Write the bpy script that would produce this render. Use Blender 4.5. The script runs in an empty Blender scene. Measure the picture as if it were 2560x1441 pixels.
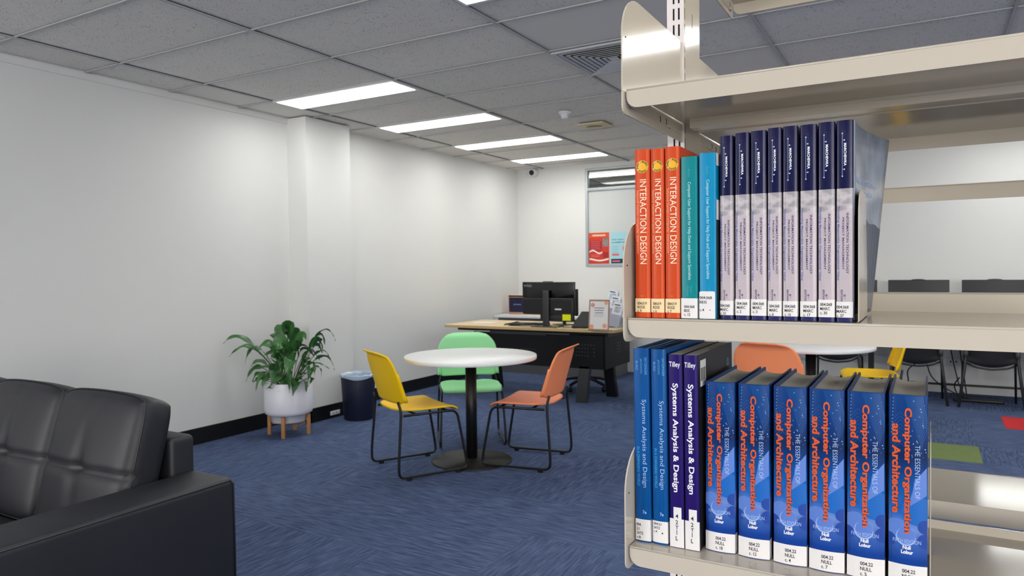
import bpy, math, random
from mathutils import Vector, Matrix
random.seed(7)
S = bpy.context.scene
COL = S.collection
PI = math.pi

# ---------------------------------------------------------------- camera, light, exposure
cam_d = bpy.data.cameras.new('camera')
cam_d.sensor_fit = 'HORIZONTAL'; cam_d.sensor_width = 36.0
cam_d.lens = 25.329
cam_d.clip_start = 0.02; cam_d.clip_end = 60
cam_d.dof.use_dof = True; cam_d.dof.focus_distance = 1.03; cam_d.dof.aperture_fstop = 15.0
cam = bpy.data.objects.new('camera', cam_d); COL.objects.link(cam)
R_ = Vector((0.86634298, 0.49931632, -0.01153478)); U_ = Vector((-0.00325211, 0.02873408, 0.9995818)); F_ = Vector((-0.49943895, 0.86594316, -0.0265174))
cam.matrix_world = Matrix(((R_.x, U_.x, -F_.x, 0), (R_.y, U_.y, -F_.y, 0), (R_.z, U_.z, -F_.z, 1.304), (0, 0, 0, 1)))
S.camera = cam
S.view_settings.view_transform = 'Standard'; S.view_settings.look = 'None'
S.view_settings.gamma = 1.0; S.view_settings.use_curve_mapping = False
S.view_settings.exposure = 0.5
w = bpy.data.worlds.new('world'); S.world = w; w.use_nodes = True
w.node_tree.nodes['Background'].inputs[0].default_value = (1.0, 0.985, 0.96, 1)
w.node_tree.nodes['Background'].inputs[1].default_value = 9.0
S.cycles.use_denoising = True
S.cycles.max_bounces = 10; S.cycles.diffuse_bounces = 6
S.cycles.sample_clamp_indirect = 4.0
LAMP_E = 9.6
# light portals filling the window openings added for fill light in the wall behind the viewer and the right-hand wall
def portal(loc, rot, sx, sy):
    ld = bpy.data.lights.new('added_window_portal', 'AREA'); ld.shape = 'RECTANGLE'; ld.size = sx; ld.size_y = sy; ld.cycles.is_portal = True
    o = bpy.data.objects.new('added_window_portal', ld); COL.objects.link(o); o.location = loc; o.rotation_euler = rot
portal((4.25, -2.1, 1.60), (PI/2, 0, PI/2), 1.8, 1.5)
portal((-3.45, -3.25, 1.60), (PI/2, 0, 0), 1.9, 1.5)
portal((2.4, -3.25, 1.60), (PI/2, 0, 0), 2.8, 1.5)

# ---------------------------------------------------------------- materials
def lin(c):
    return tuple(((v/255)/12.92 if v/255 <= .04045 else ((v/255+.055)/1.055)**2.4) for v in c) + (1,)
MC = {}
def mat(name, rgb, rough=.5, spec=.5, metal=0, noise=0, nscale=40, bump=0, bscale=200, coat=0, emit=None, trans=0, alpha=1, stretch=None, sheen=0):
    if name in MC: return MC[name]
    m = bpy.data.materials.new(name); m.use_nodes = True
    nt = m.node_tree; b = nt.nodes['Principled BSDF']
    b.inputs['Base Color'].default_value = lin(rgb)
    b.inputs['Roughness'].default_value = rough
    b.inputs['Specular IOR Level'].default_value = spec
    b.inputs['Metallic'].default_value = metal
    b.inputs['Coat Weight'].default_value = coat
    b.inputs['Transmission Weight'].default_value = trans
    b.inputs['Alpha'].default_value = alpha
    b.inputs['Sheen Weight'].default_value = sheen
    if emit:
        b.inputs['Emission Color'].default_value = lin(emit[0]); b.inputs['Emission Strength'].default_value = emit[1]
    if noise or bump:
        tc = nt.nodes.new('ShaderNodeTexCoord'); mp = nt.nodes.new('ShaderNodeMapping')
        nt.links.new(tc.outputs['Object'], mp.inputs[0])
        if stretch: mp.inputs['Scale'].default_value = stretch
        if noise:
            n = nt.nodes.new('ShaderNodeTexNoise'); n.inputs['Scale'].default_value = nscale; n.inputs['Detail'].default_value = 4
            nt.links.new(mp.outputs[0], n.inputs['Vector'])
            mx = nt.nodes.new('ShaderNodeMix'); mx.data_type = 'RGBA'
            mx.inputs[6].default_value = lin(tuple(max(0, v*(1-noise)) for v in rgb)); mx.inputs[7].default_value = lin(tuple(min(255, v*(1+noise)) for v in rgb))
            nt.links.new(n.outputs[0], mx.inputs[0]); nt.links.new(mx.outputs[2], b.inputs['Base Color'])
        if bump:
            n2 = nt.nodes.new('ShaderNodeTexNoise'); n2.inputs['Scale'].default_value = bscale; n2.inputs['Detail'].default_value = 3
            nt.links.new(mp.outputs[0], n2.inputs['Vector'])
            bp = nt.nodes.new('ShaderNodeBump'); bp.inputs['Strength'].default_value = bump; bp.inputs['Distance'].default_value = .002
            nt.links.new(n2.outputs[0], bp.inputs['Height']); nt.links.new(bp.outputs[0], b.inputs['Normal'])
    MC[name] = m
    return m
class NT:
    def __init__(s, name, rough=.5, spec=.5):
        s.m = bpy.data.materials.new(name); s.m.use_nodes = True; s.t = s.m.node_tree; s.b = s.t.nodes['Principled BSDF']
        s.b.inputs['Roughness'].default_value = rough; s.b.inputs['Specular IOR Level'].default_value = spec
        tc = s.t.nodes.new('ShaderNodeTexCoord'); s.co = tc.outputs['Object']
    def n(s, typ, ins={}, **at):
        x = s.t.nodes.new('ShaderNode'+typ)
        for k, v in at.items(): setattr(x, k, v)
        for k, v in ins.items():
            if hasattr(v, 'is_linked') or isinstance(v, bpy.types.NodeSocket): s.t.links.new(v, x.inputs[k])
            else: x.inputs[k].default_value = v
        return x
    def math(s, op, a, b=0.0, c=None):
        ins = {0: a, 1: b}
        if c is not None: ins[2] = c
        return s.n('Math', ins, operation=op).outputs[0]
    def mix(s, f, a, b): 
        return s.n('Mix', {0: f, 6: a, 7: b}, data_type='RGBA').outputs[2]
    def xyz(s, v=None):
        x = s.n('SeparateXYZ', {0: v if v is not None else s.co}); return x.outputs
    def noise(s, scale, vec=None, detail=3, rough=.5):
        return s.n('TexNoise', {'Vector': vec if vec is not None else s.co, 'Scale': scale, 'Detail': detail, 'Roughness': rough}).outputs[0]
    def ramp(s, f, a, b):
        return s.n('MapRange', {0: f, 1: a, 2: b}).outputs[0]
    def out(s, col, bump=None, bs=.3, bd=.002):
        s.t.links.new(col, s.b.inputs['Base Color'])
        if bump is not None:
            x = s.n('Bump', {'Height': bump, 'Strength': bs, 'Distance': bd}); s.t.links.new(x.outputs[0], s.b.inputs['Normal'])
        return s.m

# ---------------------------------------------------------------- mesh helpers
def V(*a): return Vector(a)
class MB:
    def __init__(s): s.v = []; s.f = []; s.mi = []; s.sm = []; s.mats = []
    def mid(s, m):
        if m not in s.mats: s.mats.append(m)
        return s.mats.index(m)
    def add(s, vs, fs, m, smooth=False, M=None):
        o = len(s.v); k = s.mid(m)
        for p in vs:
            p = Vector(p)
            if M is not None: p = M @ p
            s.v.append(p)
        for f in fs: s.f.append(tuple(i+o for i in f)); s.mi.append(k); s.sm.append(smooth)
        return s
    def box(s, a, b, m, bev=0, M=None):
        x0, y0, z0 = a; x1, y1, z1 = b
        if bev <= 0:
            vs = [(x, y, z) for z in (z0, z1) for y in (y0, y1) for x in (x0, x1)]
            fs = [(0, 2, 3, 1), (4, 5, 7, 6), (0, 1, 5, 4), (2, 6, 7, 3), (0, 4, 6, 2), (1, 3, 7, 5)]
            return s.add(vs, fs, m, False, M)
        e = min(bev, (x1-x0)/2.01, (y1-y0)/2.01, (z1-z0)/2.01)
        # rounded box: sphere grid pushed to the eight corners
        n = 3; vs = []; idx = {}
        c = V((x0+x1)/2, (y0+y1)/2, (z0+z1)/2); h = V((x1-x0)/2-e, (y1-y0)/2-e, (z1-z0)/2-e)
        import itertools
        g = [math.tan(t*PI/4) for t in (-1, -.5, 0)] ; g = [(-1, x) for x in g]+[(1, -x) for x in reversed(g)]
        L = len(g)
        fs = []
        def key(p): return tuple(round(q, 6) for q in p)
        def vert(ax, sg, i, j):
            u, w_ = g[i], g[j]
            d = [0, 0, 0]; d[ax] = sg; d[(ax+1) % 3] = u[1]; d[(ax+2) % 3] = w_[1]
            sgn = [0, 0, 0]; sgn[ax] = sg; sgn[(ax+1) % 3] = u[0]; sgn[(ax+2) % 3] = w_[0]
            # direction within corner: map |u| in 0..1 -> from face centre to corner
            dv = V(*d)
            if abs(dv.x)+abs(dv.y)+abs(dv.z) == 0: dv = V(1, 0, 0)
            dv.normalize()
            p = V(c.x+sgn[0]*h.x+dv.x*e, c.y+sgn[1]*h.y+dv.y*e, c.z+sgn[2]*h.z+dv.z*e)
            k = key(p)
            if k not in idx: idx[k] = len(vs); vs.append(p)
            return idx[k]
        for ax in range(3):
            for sg in (-1, 1):
                for i in range(L-1):
                    for j in range(L-1):
                        q = [vert(ax, sg, i, j), vert(ax, sg, i+1, j), vert(ax, sg, i+1, j+1), vert(ax, sg, i, j+1)]
                        q2 = []
                        for t in q:
                            if t not in q2: q2.append(t)
                        if len(q2) >= 3:
                            if sg < 0: q2.reverse()
                            fs.append(tuple(q2))
        return s.add(vs, fs, m, True, M)
    def prism(s, pts, z0, z1, m, M=None, smooth=False):   # outline in xy, extruded in z
        n = len(pts); vs = [(p[0], p[1], z0) for p in pts]+[(p[0], p[1], z1) for p in pts]
        fs = [tuple(reversed(range(n))), tuple(range(n, 2*n))]
        s.add(vs, fs, m, False, M)
        s.add(vs, [(i, (i+1) % n, n+(i+1) % n, n+i) for i in range(n)], m, smooth, M)
        return s
    def lathe(s, prof, m, seg=32, M=None, cap=True):
        vs = []; fs = []
        for r, z in prof:
            for k in range(seg):
                a = 2*PI*k/seg; vs.append((r*math.cos(a), r*math.sin(a), z))
        for i in range(len(prof)-1):
            for k in range(seg):
                a, b = i*seg+k, i*seg+(k+1) % seg; fs.append((a, b, b+seg, a+seg))
        if cap:
            if prof[0][0] > 1e-6: fs.append(tuple(reversed(range(seg))))
            if prof[-1][0] > 1e-6: fs.append(tuple(range((len(prof)-1)*seg, len(prof)*seg)))
        return s.add(vs, fs, m, True, M)
    def tube(s, path, r, m, seg=10, fil=0, M=None, close=False, flat=None):
        P = [Vector(p) for p in path]
        if fil: P = fillet(P, fil, 5, close)
        n = len(P); vs = []; fs = []; up = None
        for i in range(n):
            if close: t = P[(i+1) % n]-P[i-1]
            else: t = P[min(i+1, n-1)]-P[max(i-1, 0)]
            if t.length < 1e-9: t = V(0, 0, 1)
            t.normalize()
            if up is None:
                up = t.orthogonal().normalized()
            up = (up-t*up.dot(t))
            up = up.normalized() if up.length > 1e-6 else t.orthogonal().normalized()
            q = t.cross(up)
            rr = r(i/(n-1)) if callable(r) else r
            for k in range(seg):
                a = 2*PI*k/seg; vs.append(P[i]+up*(rr*math.cos(a))+q*(rr*math.sin(a)))
        rng = n if close else n-1
        for i in range(rng):
            for k in range(seg):
                a, b = i*seg+k, i*seg+(k+1) % seg; c, d = ((i+1) % n)*seg+(k+1) % seg, ((i+1) % n)*seg+k
                fs.append((a, b, c, d))
        if not close: fs += [tuple(reversed(range(seg))), tuple(range((n-1)*seg, n*seg))]
        return s.add(vs, fs, m, True, M)
    def surf(s, fn, nu, nv, th, m, M=None, smooth=True):   # fn(u,v)->Vector, thickened along normals
        P = [[fn(i/nu, j/nv) for i in range(nu+1)] for j in range(nv+1)]
        vs = []; N = []
        for j in range(nv+1):
            for i in range(nu+1):
                a = P[j][min(i+1, nu)]-P[j][max(i-1, 0)]; b = P[min(j+1, nv)][i]-P[max(j-1, 0)][i]
                nn = a.cross(b); N.append(nn.normalized() if nn.length > 1e-12 else V(0, 0, 1)); vs.append(P[j][i])
        W = nu+1; K = len(vs)
        top = [v+n*th/2 for v, n in zip(vs, N)]; bot = [v-n*th/2 for v, n in zip(vs, N)]
        fs = []
        for j in range(nv):
            for i in range(nu):
                a = j*W+i; fs.append((a, a+1, a+W+1, a+W)); fs.append((K+a, K+a+W, K+a+W+1, K+a+1))
        ring = [i for i in range(W)]+[j*W+nu for j in range(1, nv+1)]+[nv*W+i for i in range(nu-1, -1, -1)]+[j*W for j in range(nv-1, 0, -1)]
        for k in range(len(ring)):
            a, b = ring[k], ring[(k+1) % len(ring)]; fs.append((a, K+a, K+b, b))
        return s.add(top+bot, fs, m, smooth, M)
    def build(s, name, parent=None, loc=None):
        me = bpy.data.meshes.new(name); me.from_pydata([tuple(v) for v in s.v], [], s.f)
        for m in s.mats: me.materials.append(m)
        me.polygons.foreach_set('material_index', s.mi); me.polygons.foreach_set('use_smooth', s.sm)
        me.update(); me.validate()
        o = bpy.data.objects.new(name, me); COL.objects.link(o)
        if parent: o.parent = parent
        if loc is not None: o.location = loc
        if any(s.sm) and not all(s.sm):
            pass
        return o
def fillet(P, r, seg, close=False):
    out = []; n = len(P)
    for i in range(n):
        if not close and i in (0, n-1): out.append(P[i]); continue
        a, b, c = P[i-1], P[i], P[(i+1) % n]
        d1 = (a-b); d2 = (c-b); L = min(r, d1.length*.48, d2.length*.48); d1.normalize(); d2.normalize()
        p, q = b+d1*L, b+d2*L
        for k in range(seg+1):
            t = k/seg; out.append(p*(1-t)**2+b*(2*t*(1-t))+q*t*t)
    return out
def tag(o, label=None, cat=None, group=None, kind=None):
    if label: o['label'] = label
    if cat: o['category'] = cat
    if group: o['group'] = group
    if kind: o['kind'] = kind
    return o
def thing(name, loc, rz=0, label=None, cat=None, group=None):
    o = bpy.data.objects.new(name, None); COL.objects.link(o); o.location = loc; o.rotation_euler = (0, 0, rz)
    o.empty_display_size = .05
    return tag(o, label, cat, group)
def struct(o): return tag(o, kind='structure')
def cp(src, parent):
    c = src.copy(); COL.objects.link(c); c.parent = parent
    for ch in src.children: cp(ch, c)
    return c
TC = {}
def glyphs(s, bold=0.0):
    k = (s, bold)
    if k in TC: return TC[k]
    cu = bpy.data.curves.new('t', 'FONT'); cu.body = s; cu.resolution_u = 3; cu.offset = bold; cu.fill_mode = 'FRONT'
    o = bpy.data.objects.new('t', cu); COL.objects.link(o)
    dg = bpy.context.evaluated_depsgraph_get(); dg.update()
    me = o.evaluated_get(dg).to_mesh()
    vs = [(v.co.x, v.co.y) for v in me.vertices]; fs = [tuple(p.vertices) for p in me.polygons]
    o.evaluated_get(dg).to_mesh_clear()
    bpy.data.objects.remove(o); bpy.data.curves.remove(cu)
    if not vs: vs = [(0, 0)]
    xs = [v[0] for v in vs]; ys = [v[1] for v in vs]
    x0, x1, y0, y1 = min(xs), max(xs), min(ys), max(ys)
    vs = [((x-x0)/max(1e-6, x1-x0), (y-y0)/max(1e-6, y1-y0)) for x, y in vs]
    TC[k] = (vs, fs, x1-x0, y1-y0)
    return TC[k]
def txt(mb, s, org, right, up, m, bold=0.0, fn=None):   # the text's bounding box fills org + right + up
    vs, fs, _, _ = glyphs(s, bold); org = Vector(org); right = Vector(right); up = Vector(up)
    P = [org+right*a+up*b for a, b in vs]
    if fn: P = [fn(p) for p in P]
    mb.add(P, fs, m)
def arc_text(mb, s, c, r, h, a0, a1, m, fn=None):   # c in xz plane, angles clockwise from top
    n = len(s)
    for i, ch in enumerate(s):
        if ch == ' ': continue
        a = a0+(a1-a0)*(i+.5)/n; vs, fs, ww, hh = glyphs(ch, .02)
        k = h/.7; W = ww*k; H = hh*k
        if ch == '.': H = W = h*.3
        P = []
        for x, y in vs:
            lx = (x-.5)*W; ly = r+y*H+(h*.35 if ch == '.' else 0)
            px = lx*math.cos(a)+ly*math.sin(a); pz = -lx*math.sin(a)+ly*math.cos(a)
            P.append(V(c[0]+px, c[1], c[2]+pz))
        if fn: P = [fn(p) for p in P]
        mb.add(P, fs, m)

# ---------------------------------------------------------------- common materials
M_black = mat('black_metal', (14, 14, 16), .42, .5)
M_blackpl = mat('black_plastic', (16, 17, 20), .45, .4, noise=.1, nscale=60)
M_cream = mat('cream_powder_coat', (190, 181, 166), .10, .55, bump=.008, bscale=900)
M_white = mat('white_laminate', (236, 236, 236), .35, .4, noise=.01)
M_dark = mat('slot_black', (10, 9, 9), .8, .2)
M_alu = mat('aluminium_frame', (176, 182, 186), .4, .5, metal=.3)
M_txtw = mat('white_ink', (228, 228, 232), .6, .3)
M_txtk = mat('black_ink', (22, 22, 26), .6, .3)
M_paper = mat('white_label_paper', (220, 217, 216), .55, .3, noise=.015, nscale=80)
M_pages = mat('page_edges', (226, 221, 208), .85, .1, noise=.12, nscale=500, stretch=(6, .3, .3))

# ---------------------------------------------------------------- room
XL, YF, ZC = -4.80, 8.50, 2.621
XR, YB = 4.2, -3.2
GX, DX, GY, DY = -4.409, 1.2, 2.736, .6077
def wall_mat():
    n = NT('painted_wall', .62, .3)
    a = n.noise(1.3, detail=3); b = n.noise(60, detail=3)
    col = n.mix(a, lin((219, 219, 217)), lin((224, 224, 222)))
    h = n.math('ADD', n.math('MULTIPLY', n.noise(2.2), 4.0), n.math('MULTIPLY', b, .5))
    return n.out(col, h, .25, .004)
MW = wall_mat()
def ceil_mat():
    n = NT('ceiling_tiles', .9, .1)
    x, y, z = n.xyz()
    cx = n.math('FLOOR', n.math('DIVIDE', n.math('SUBTRACT', x, GX), DX)); cy = n.math('FLOOR', n.math('DIVIDE', n.math('SUBTRACT', y, GY), DY))
    cv = n.n('CombineXYZ', {0: cx, 1: cy}).outputs[0]
    wn = n.n('TexWhiteNoise', {'Vector': cv}, noise_dimensions='3D').outputs[0]
    plain = n.math('GREATER_THAN', wn, .82)
    off = n.n('VectorMath', {0: n.co, 1: n.n('Combine' + 'XYZ', {0: n.math('MULTIPLY', wn, 9.0)}).outputs[0]}, operation='ADD').outputs[0]
    sp = n.n('TexVoronoi', {'Vector': off, 'Scale': 62.0, 'Randomness': 1.0}, feature='F1')
    small = n.ramp(sp.outputs['Distance'], .30, .16)
    keep = n.ramp(n.noise(14, off, 4, .7), .44, .62)
    fine = n.ramp(n.noise(170, off, 2), .60, .70)
    spk = n.math('MULTIPLY', n.math('MAXIMUM', n.math('MULTIPLY', small, keep), n.math('MULTIPLY', fine, .45)), n.math('SUBTRACT', 1.0, plain))
    base = n.mix(wn, lin((222, 219, 214)), lin((232, 229, 224)))
    base = n.mix(plain, base, lin((224, 221, 216)))
    return n.out(n.mix(spk, base, lin((120, 118, 118))), n.math('SUBTRACT', 1.0, spk), .4, .003)
MCE = ceil_mat()
def carpet_mat():
    n = NT('carpet', .95, .05)
    x, y, z = n.xyz()
    px = n.math('FLOOR', n.math('DIVIDE', n.math('SUBTRACT', x, .318), .5)); py = n.math('FLOOR', n.math('DIVIDE', n.math('SUBTRACT', y, 5.56), .5))
    cv = n.n('CombineXYZ', {0: px, 1: py}).outputs[0]
    wn = n.n('TexWhiteNoise', {'Vector': cv}, noise_dimensions='3D').outputs[0]
    par = n.math('GREATER_THAN', wn, .55)
    sx = n.n('Mapping', {0: n.co, 3: (7, 75, 7)}).outputs[0]; sy = n.n('Mapping', {0: n.co, 3: (75, 7, 7)}).outputs[0]
    a = n.noise(1.0, sx, 4, .65); b = n.noise(1.0, sy, 4, .65)
    st = n.n('Mix', {0: par, 2: a, 3: b}, data_type='FLOAT').outputs[0]
    st = n.ramp(st, .35, .66)
    fine = n.noise(420, detail=2)
    f = n.math('ADD', n.math('MULTIPLY', st, .8), n.math('MULTIPLY', n.math('SUBTRACT', fine, .5), .5))
    big = n.noise(1.2, detail=2)
    c = n.mix(f, lin((56, 68, 98)), lin((106, 122, 158)))
    c = n.mix(n.math('MULTIPLY', n.math('SUBTRACT', big, .4), .5), c, lin((116, 132, 170)))
    c = n.mix(n.math('MULTIPLY', wn, .15), c, lin((64, 76, 108)))
    return n.out(c, f, .5, .004)
MCA = carpet_mat()

fl = MB().box((XL-.2, YB, -.1), (XR, YF+4, 0), MCA).build('floor'); struct(fl)
ce = MB().box((XL-.2, YB, ZC+.012), (XR, YF+4, ZC+.1), MCE).build('ceiling'); struct(ce)
M_tbar = mat('ceiling_grid_paint', (178, 178, 178), .6, .3)
g = MB()
k = -1
gx = [GX+DX*i for i in range(0, 8)]
gy = [GY+DY*i for i in range(-10, 14)]
for x in gx: g.box((x-.008, YB, ZC), (x+.008, YF+4, ZC+.006), M_tbar); g.box((x-.003, YB, ZC+.006), (x+.003, YF+4, ZC+.02), M_dark)
for y in gy: g.box((XL, y-.006, ZC+.001), (XR, y+.006, ZC+.007), M_tbar)
struct(g.build('trim_1'))
CO_Y0, CO_Y1, CO_X = 4.46, 5.0, -4.579
wl = MB().box((XL-.2, YB, 0), (XL, YF+.12, ZC+.02), MW).box((XL-.01, CO_Y0, 0), (CO_X, CO_Y1, ZC), MW)
# the small nib at the column's edge seen in its upper part
struct(wl.build('wall_left'))
t = MB()
t.box((XL-.01, YB, 2.578), (XL+.014, CO_Y0, ZC), MW)
struct(t.build('trim_2'))
M_base = mat('black_skirting', (14, 15, 18), .45, .4)
b_ = MB()
b_.box((XL-.01, YB, 0), (XL+.014, CO_Y0-.002, .123), M_base); b_.box((XL, CO_Y0-.014, 0), (CO_X+.014, CO_Y0, .123), M_base)
b_.box((CO_X-.01, CO_Y0-.014, 0), (CO_X+.014, CO_Y1+.014, .123), M_base); b_.box((XL, CO_Y1, 0), (CO_X+.014, CO_Y1+.014, .123), M_base)
b_.box((XL-.01, CO_Y1+.014, 0), (XL+.014, YF, .123), M_base)
struct(b_.build('baseboard_left'))
# far wall with the interior window opening
WX0, WX1, WZ0, WZ1 = -3.80, -1.55, 1.322, 2.575
wb = MB()
wb.box((XL, YF, 0), (WX0, YF+.1, ZC+.02), MW); wb.box((WX1, YF, 0), (XR, YF+.1, ZC+.02), MW)
wb.box((WX0, YF, 0), (WX1, YF+.1, WZ0), MW); wb.box((WX0, YF, WZ1), (WX1, YF+.1, ZC+.02), MW)
struct(wb.build('wall_back'))
struct(MB().box((XR, YB, 0), (XR+.1, YF+4, .85), MW).box((XR, YB, 2.35), (XR+.1, YF+4, ZC+.1), MW).box((XR, -1.2, .85), (XR+.1, YF+4, 2.35), MW).box((XR, YB, .85), (XR+.1, -3.0, 2.35), MW).build('wall_right'))
w3 = MB()
for y in (-3.0, -2.1, -1.25): w3.box((XR+.02, y, .85), (XR+.06, y+.05, 2.35), M_alu)
w3.box((XR+.02, -3, .85), (XR+.06, -1.2, .90), M_alu); w3.box((XR+.02, -3, 2.30), (XR+.06, -1.2, 2.35), M_alu)
struct(w3.build('added_window_3'))  # unseen side window, added so daylight fills the left wall
wfm = MB()
wfm.box((XL-.2, YB-.1, 0), (XR+.1, YB, .85), MW); wfm.box((XL-.2, YB-.1, 2.35), (XR+.1, YB, ZC+.1), MW)
wfm.box((XL-.2, YB-.1, .85), (-4.4, YB, 2.35), MW); wfm.box((3.8, YB-.1, .85), (XR+.1, YB, 2.35), MW); wfm.box((-2.5, YB-.1, .85), (1.0, YB, 2.35), MW)
struct(wfm.build('wall_front'))
w2 = MB()
for x in (-4.4, -3.45, -2.55, 1.0, 1.93, 2.86, 3.75): w2.box((x, YB-.06, .85), (x+.05, YB-.02, 2.35), M_alu)
for xa, xb in ((-4.4, -2.5), (1.0, 3.8)): w2.box((xa, YB-.06, .85), (xb, YB-.02, .90), M_alu); w2.box((xa, YB-.06, 2.30), (xb, YB-.02, 2.35), M_alu)
struct(w2.build('added_window_2'))  # unseen windows behind the viewer, added so daylight brightens shelf and ceiling
struct(MB().box((XL, YF+2.3, 0), (XR, YF+2.4, ZC+.02), MW).box((XL-.2, YF+.12, 0), (XL, YF+2.4, ZC+.02), MW).box((.4, YF+.1, 0), (.5, YF+2.3, ZC+.02), MW).build('wall_rear_office'))
wf = MB()
fw = .035
for a, b in (((WX0, WZ0), (WX0+fw, WZ1)), ((WX1-fw, WZ0), (WX1, WZ1)), ((WX0+fw, WZ0), (WX1-fw, WZ0+.03)), ((WX0+fw, WZ1-.03), (WX1-fw, WZ1)), ((WX0+fw, 2.285), (WX1-fw, 2.325)), ((-2.6, WZ0+.03), (-2.56, 2.285)), ((-2.6, 2.325), (-2.56, WZ1-.03))):
    wf.box((a[0], YF-.012, a[1]), (b[0], YF+.05, b[1]), M_alu, .004)
wfo = struct(wf.build('window_1'))
M_glass = mat('clear_glass', (236, 244, 242), .02, .5, trans=1.0)
M_frost = mat('frosted_film', (202, 205, 203), .6, .3, trans=0.0)
MB().box((WX0+fw, YF+.018, 2.325), (-2.6, YF+.024, WZ1-.03), M_glass).box((-2.56, YF+.018, 2.325), (WX1-fw, YF+.024, WZ1-.03), M_glass).build('upper_pane', wfo)
MB().box((WX0+fw, YF+.018, WZ0+.03), (-2.6, YF+.024, 2.285), M_glass).box((-2.56, YF+.018, WZ0+.03), (WX1-fw, YF+.024, 2.285), M_glass).build('lower_pane', wfo)
fi = MB().box((WX0+fw, YF+.013, WZ0+.03), (-2.6, YF+.016, 2.285), M_frost).box((-2.56, YF+.013, WZ0+.03), (WX1-fw, YF+.016, 2.285), M_frost).build('frosted_film', wfo)
fi['label'] = 'pale grey frosted film'

# carpet accent tiles
def carpet_patch(x0, y0, x1, y1, rgb, label, stripe):
    nm = mat('carpet_' + stripe, rgb, .95, .05, noise=.22, nscale=30, stretch=(.5, 8, 1), bump=.3, bscale=300)
    o = MB().box((x0, y0, 0), (x1, y1, .003), nm).build('carpet_tile'); tag(o, label, 'carpet tile', 'coloured carpet tiles')
carpet_patch(-.182, 5.56, .318, 6.05, (112, 128, 84), 'lime green carpet tile let into the blue carpet right of the bookshelf', 'green')
carpet_patch(.542, 6.83, 1.042, 7.34, (196, 58, 62), 'red carpet tile let into the blue carpet in front of the black chairs', 'red')

# ---------------------------------------------------------------- ceiling fittings
M_diff = mat('lamp_diffuser', (255, 255, 255), .5, .2, emit=((255, 255, 250), LAMP_E))
M_lframe = mat('lamp_frame', (235, 235, 235), .5, .3)
lamp0 = None
def lamp(x0, y0, label):
    global lamp0
    t = thing('ceiling_light', (x0+.595, y0+.15, ZC), 0, label, 'ceiling light', 'recessed ceiling light panels')
    if lamp0 is None:
        f = MB(); X, Y = .585, .146
        f.box((-X-.007, -Y-.007, -.004), (X+.007, -Y+.012, .01), M_lframe); f.box((-X-.007, Y-.012, -.004), (X+.007, Y+.007, .01), M_lframe)
        f.box((-X-.007, -Y+.012, -.004), (-X+.012, Y-.012, .01), M_lframe); f.box((X-.012, -Y+.012, -.004), (X+.007, Y-.012, .01), M_lframe)
        f.build('frame', t)
        MB().box((-X+.012, -Y+.012, -.002), (X-.012, Y-.012, .008), M_diff).build('diffuser', t)
        lamp0 = t
    else:
        for c in list(lamp0.children): cp(c, t)
CA, CB, CC, CD, CE_, CF = [GX+DX*i for i in range(6)]
for i, nm in enumerate(('largest and nearest of the four in the left row', 'second from the front in the left row', 'third from the front in the left row', 'farthest and smallest in the left row, near the dome camera')):
    lamp(CA+.005, GY+DY*(2+2*i)+.004, 'white ceiling light panel, '+nm)
lamp(CC+.005, GY, 'glowing ceiling light panel cut off by the top edge of the photo')
for i, yy in enumerate((2, 4, 6, 8)):
    lamp(CE_+.005, GY+DY*yy+.004, 'ceiling light panel hidden behind the bookshelf, '+('nearest', 'second', 'third', 'farthest')[i]+' of the right row')
for (xx, yy, nm) in ((CC, -3, 'just behind the viewer, left'), (CE_, -3, 'just behind the viewer, right'), (CE_, 0, 'right of the viewer'), (CC, -7, 'far behind the viewer')):
    lamp(xx+.005, GY+DY*yy+.004, 'ceiling light panel out of the photo, '+nm)
lamp(-4.42, 9.42, 'light panel glowing beyond the upper glass of the interior window')

# air diffuser
M_vent = mat('vent_white', (190, 192, 196), .5, .4)
v = thing('air_vent', (CC+.30, 4.28, ZC), 0, 'square louvred white air vent in the ceiling left of the bookshelf top', 'vent')
f = MB()
def ring(mb, R, r, z0, z1, m):
    mb.box((-R, -R, z0), (R, -r, z1), m); mb.box((-R, r, z0), (R, R, z1), m); mb.box((-R, -r, z0), (-r, r, z1), m); mb.box((r, -r, z0), (R, r, z1), m)
ring(f, .297, .272, -.006, .008, M_vent); f.build('frame', v)
MB().box((-.27, -.27, .0), (.27, .27, .011), M_dark).build('backing', v)
lv = MB()
for i in range(7):
    R = .262-i*.034
    for a in range(4):
        Mx = Matrix.Rotation(a*PI/2, 4, 'Z')
        lv.add([(-R, -R, -.006), (R, -R, -.006), (R-.024, -R+.024, .009), (-R+.024, -R+.024, .009), (-R, -R, -.009), (R, -R, -.009), (R-.024, -R+.024, .006), (-R+.024, -R+.024, .006)], [(0, 1, 2, 3), (7, 6, 5, 4), (0, 4, 5, 1), (3, 2, 6, 7), (0, 3, 7, 4), (1, 5, 6, 2)], M_vent, False, Mx)
lv.box((-.03, -.03, -.006), (.03, .03, .004), M_vent); lv.build('louvre', v)

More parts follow.
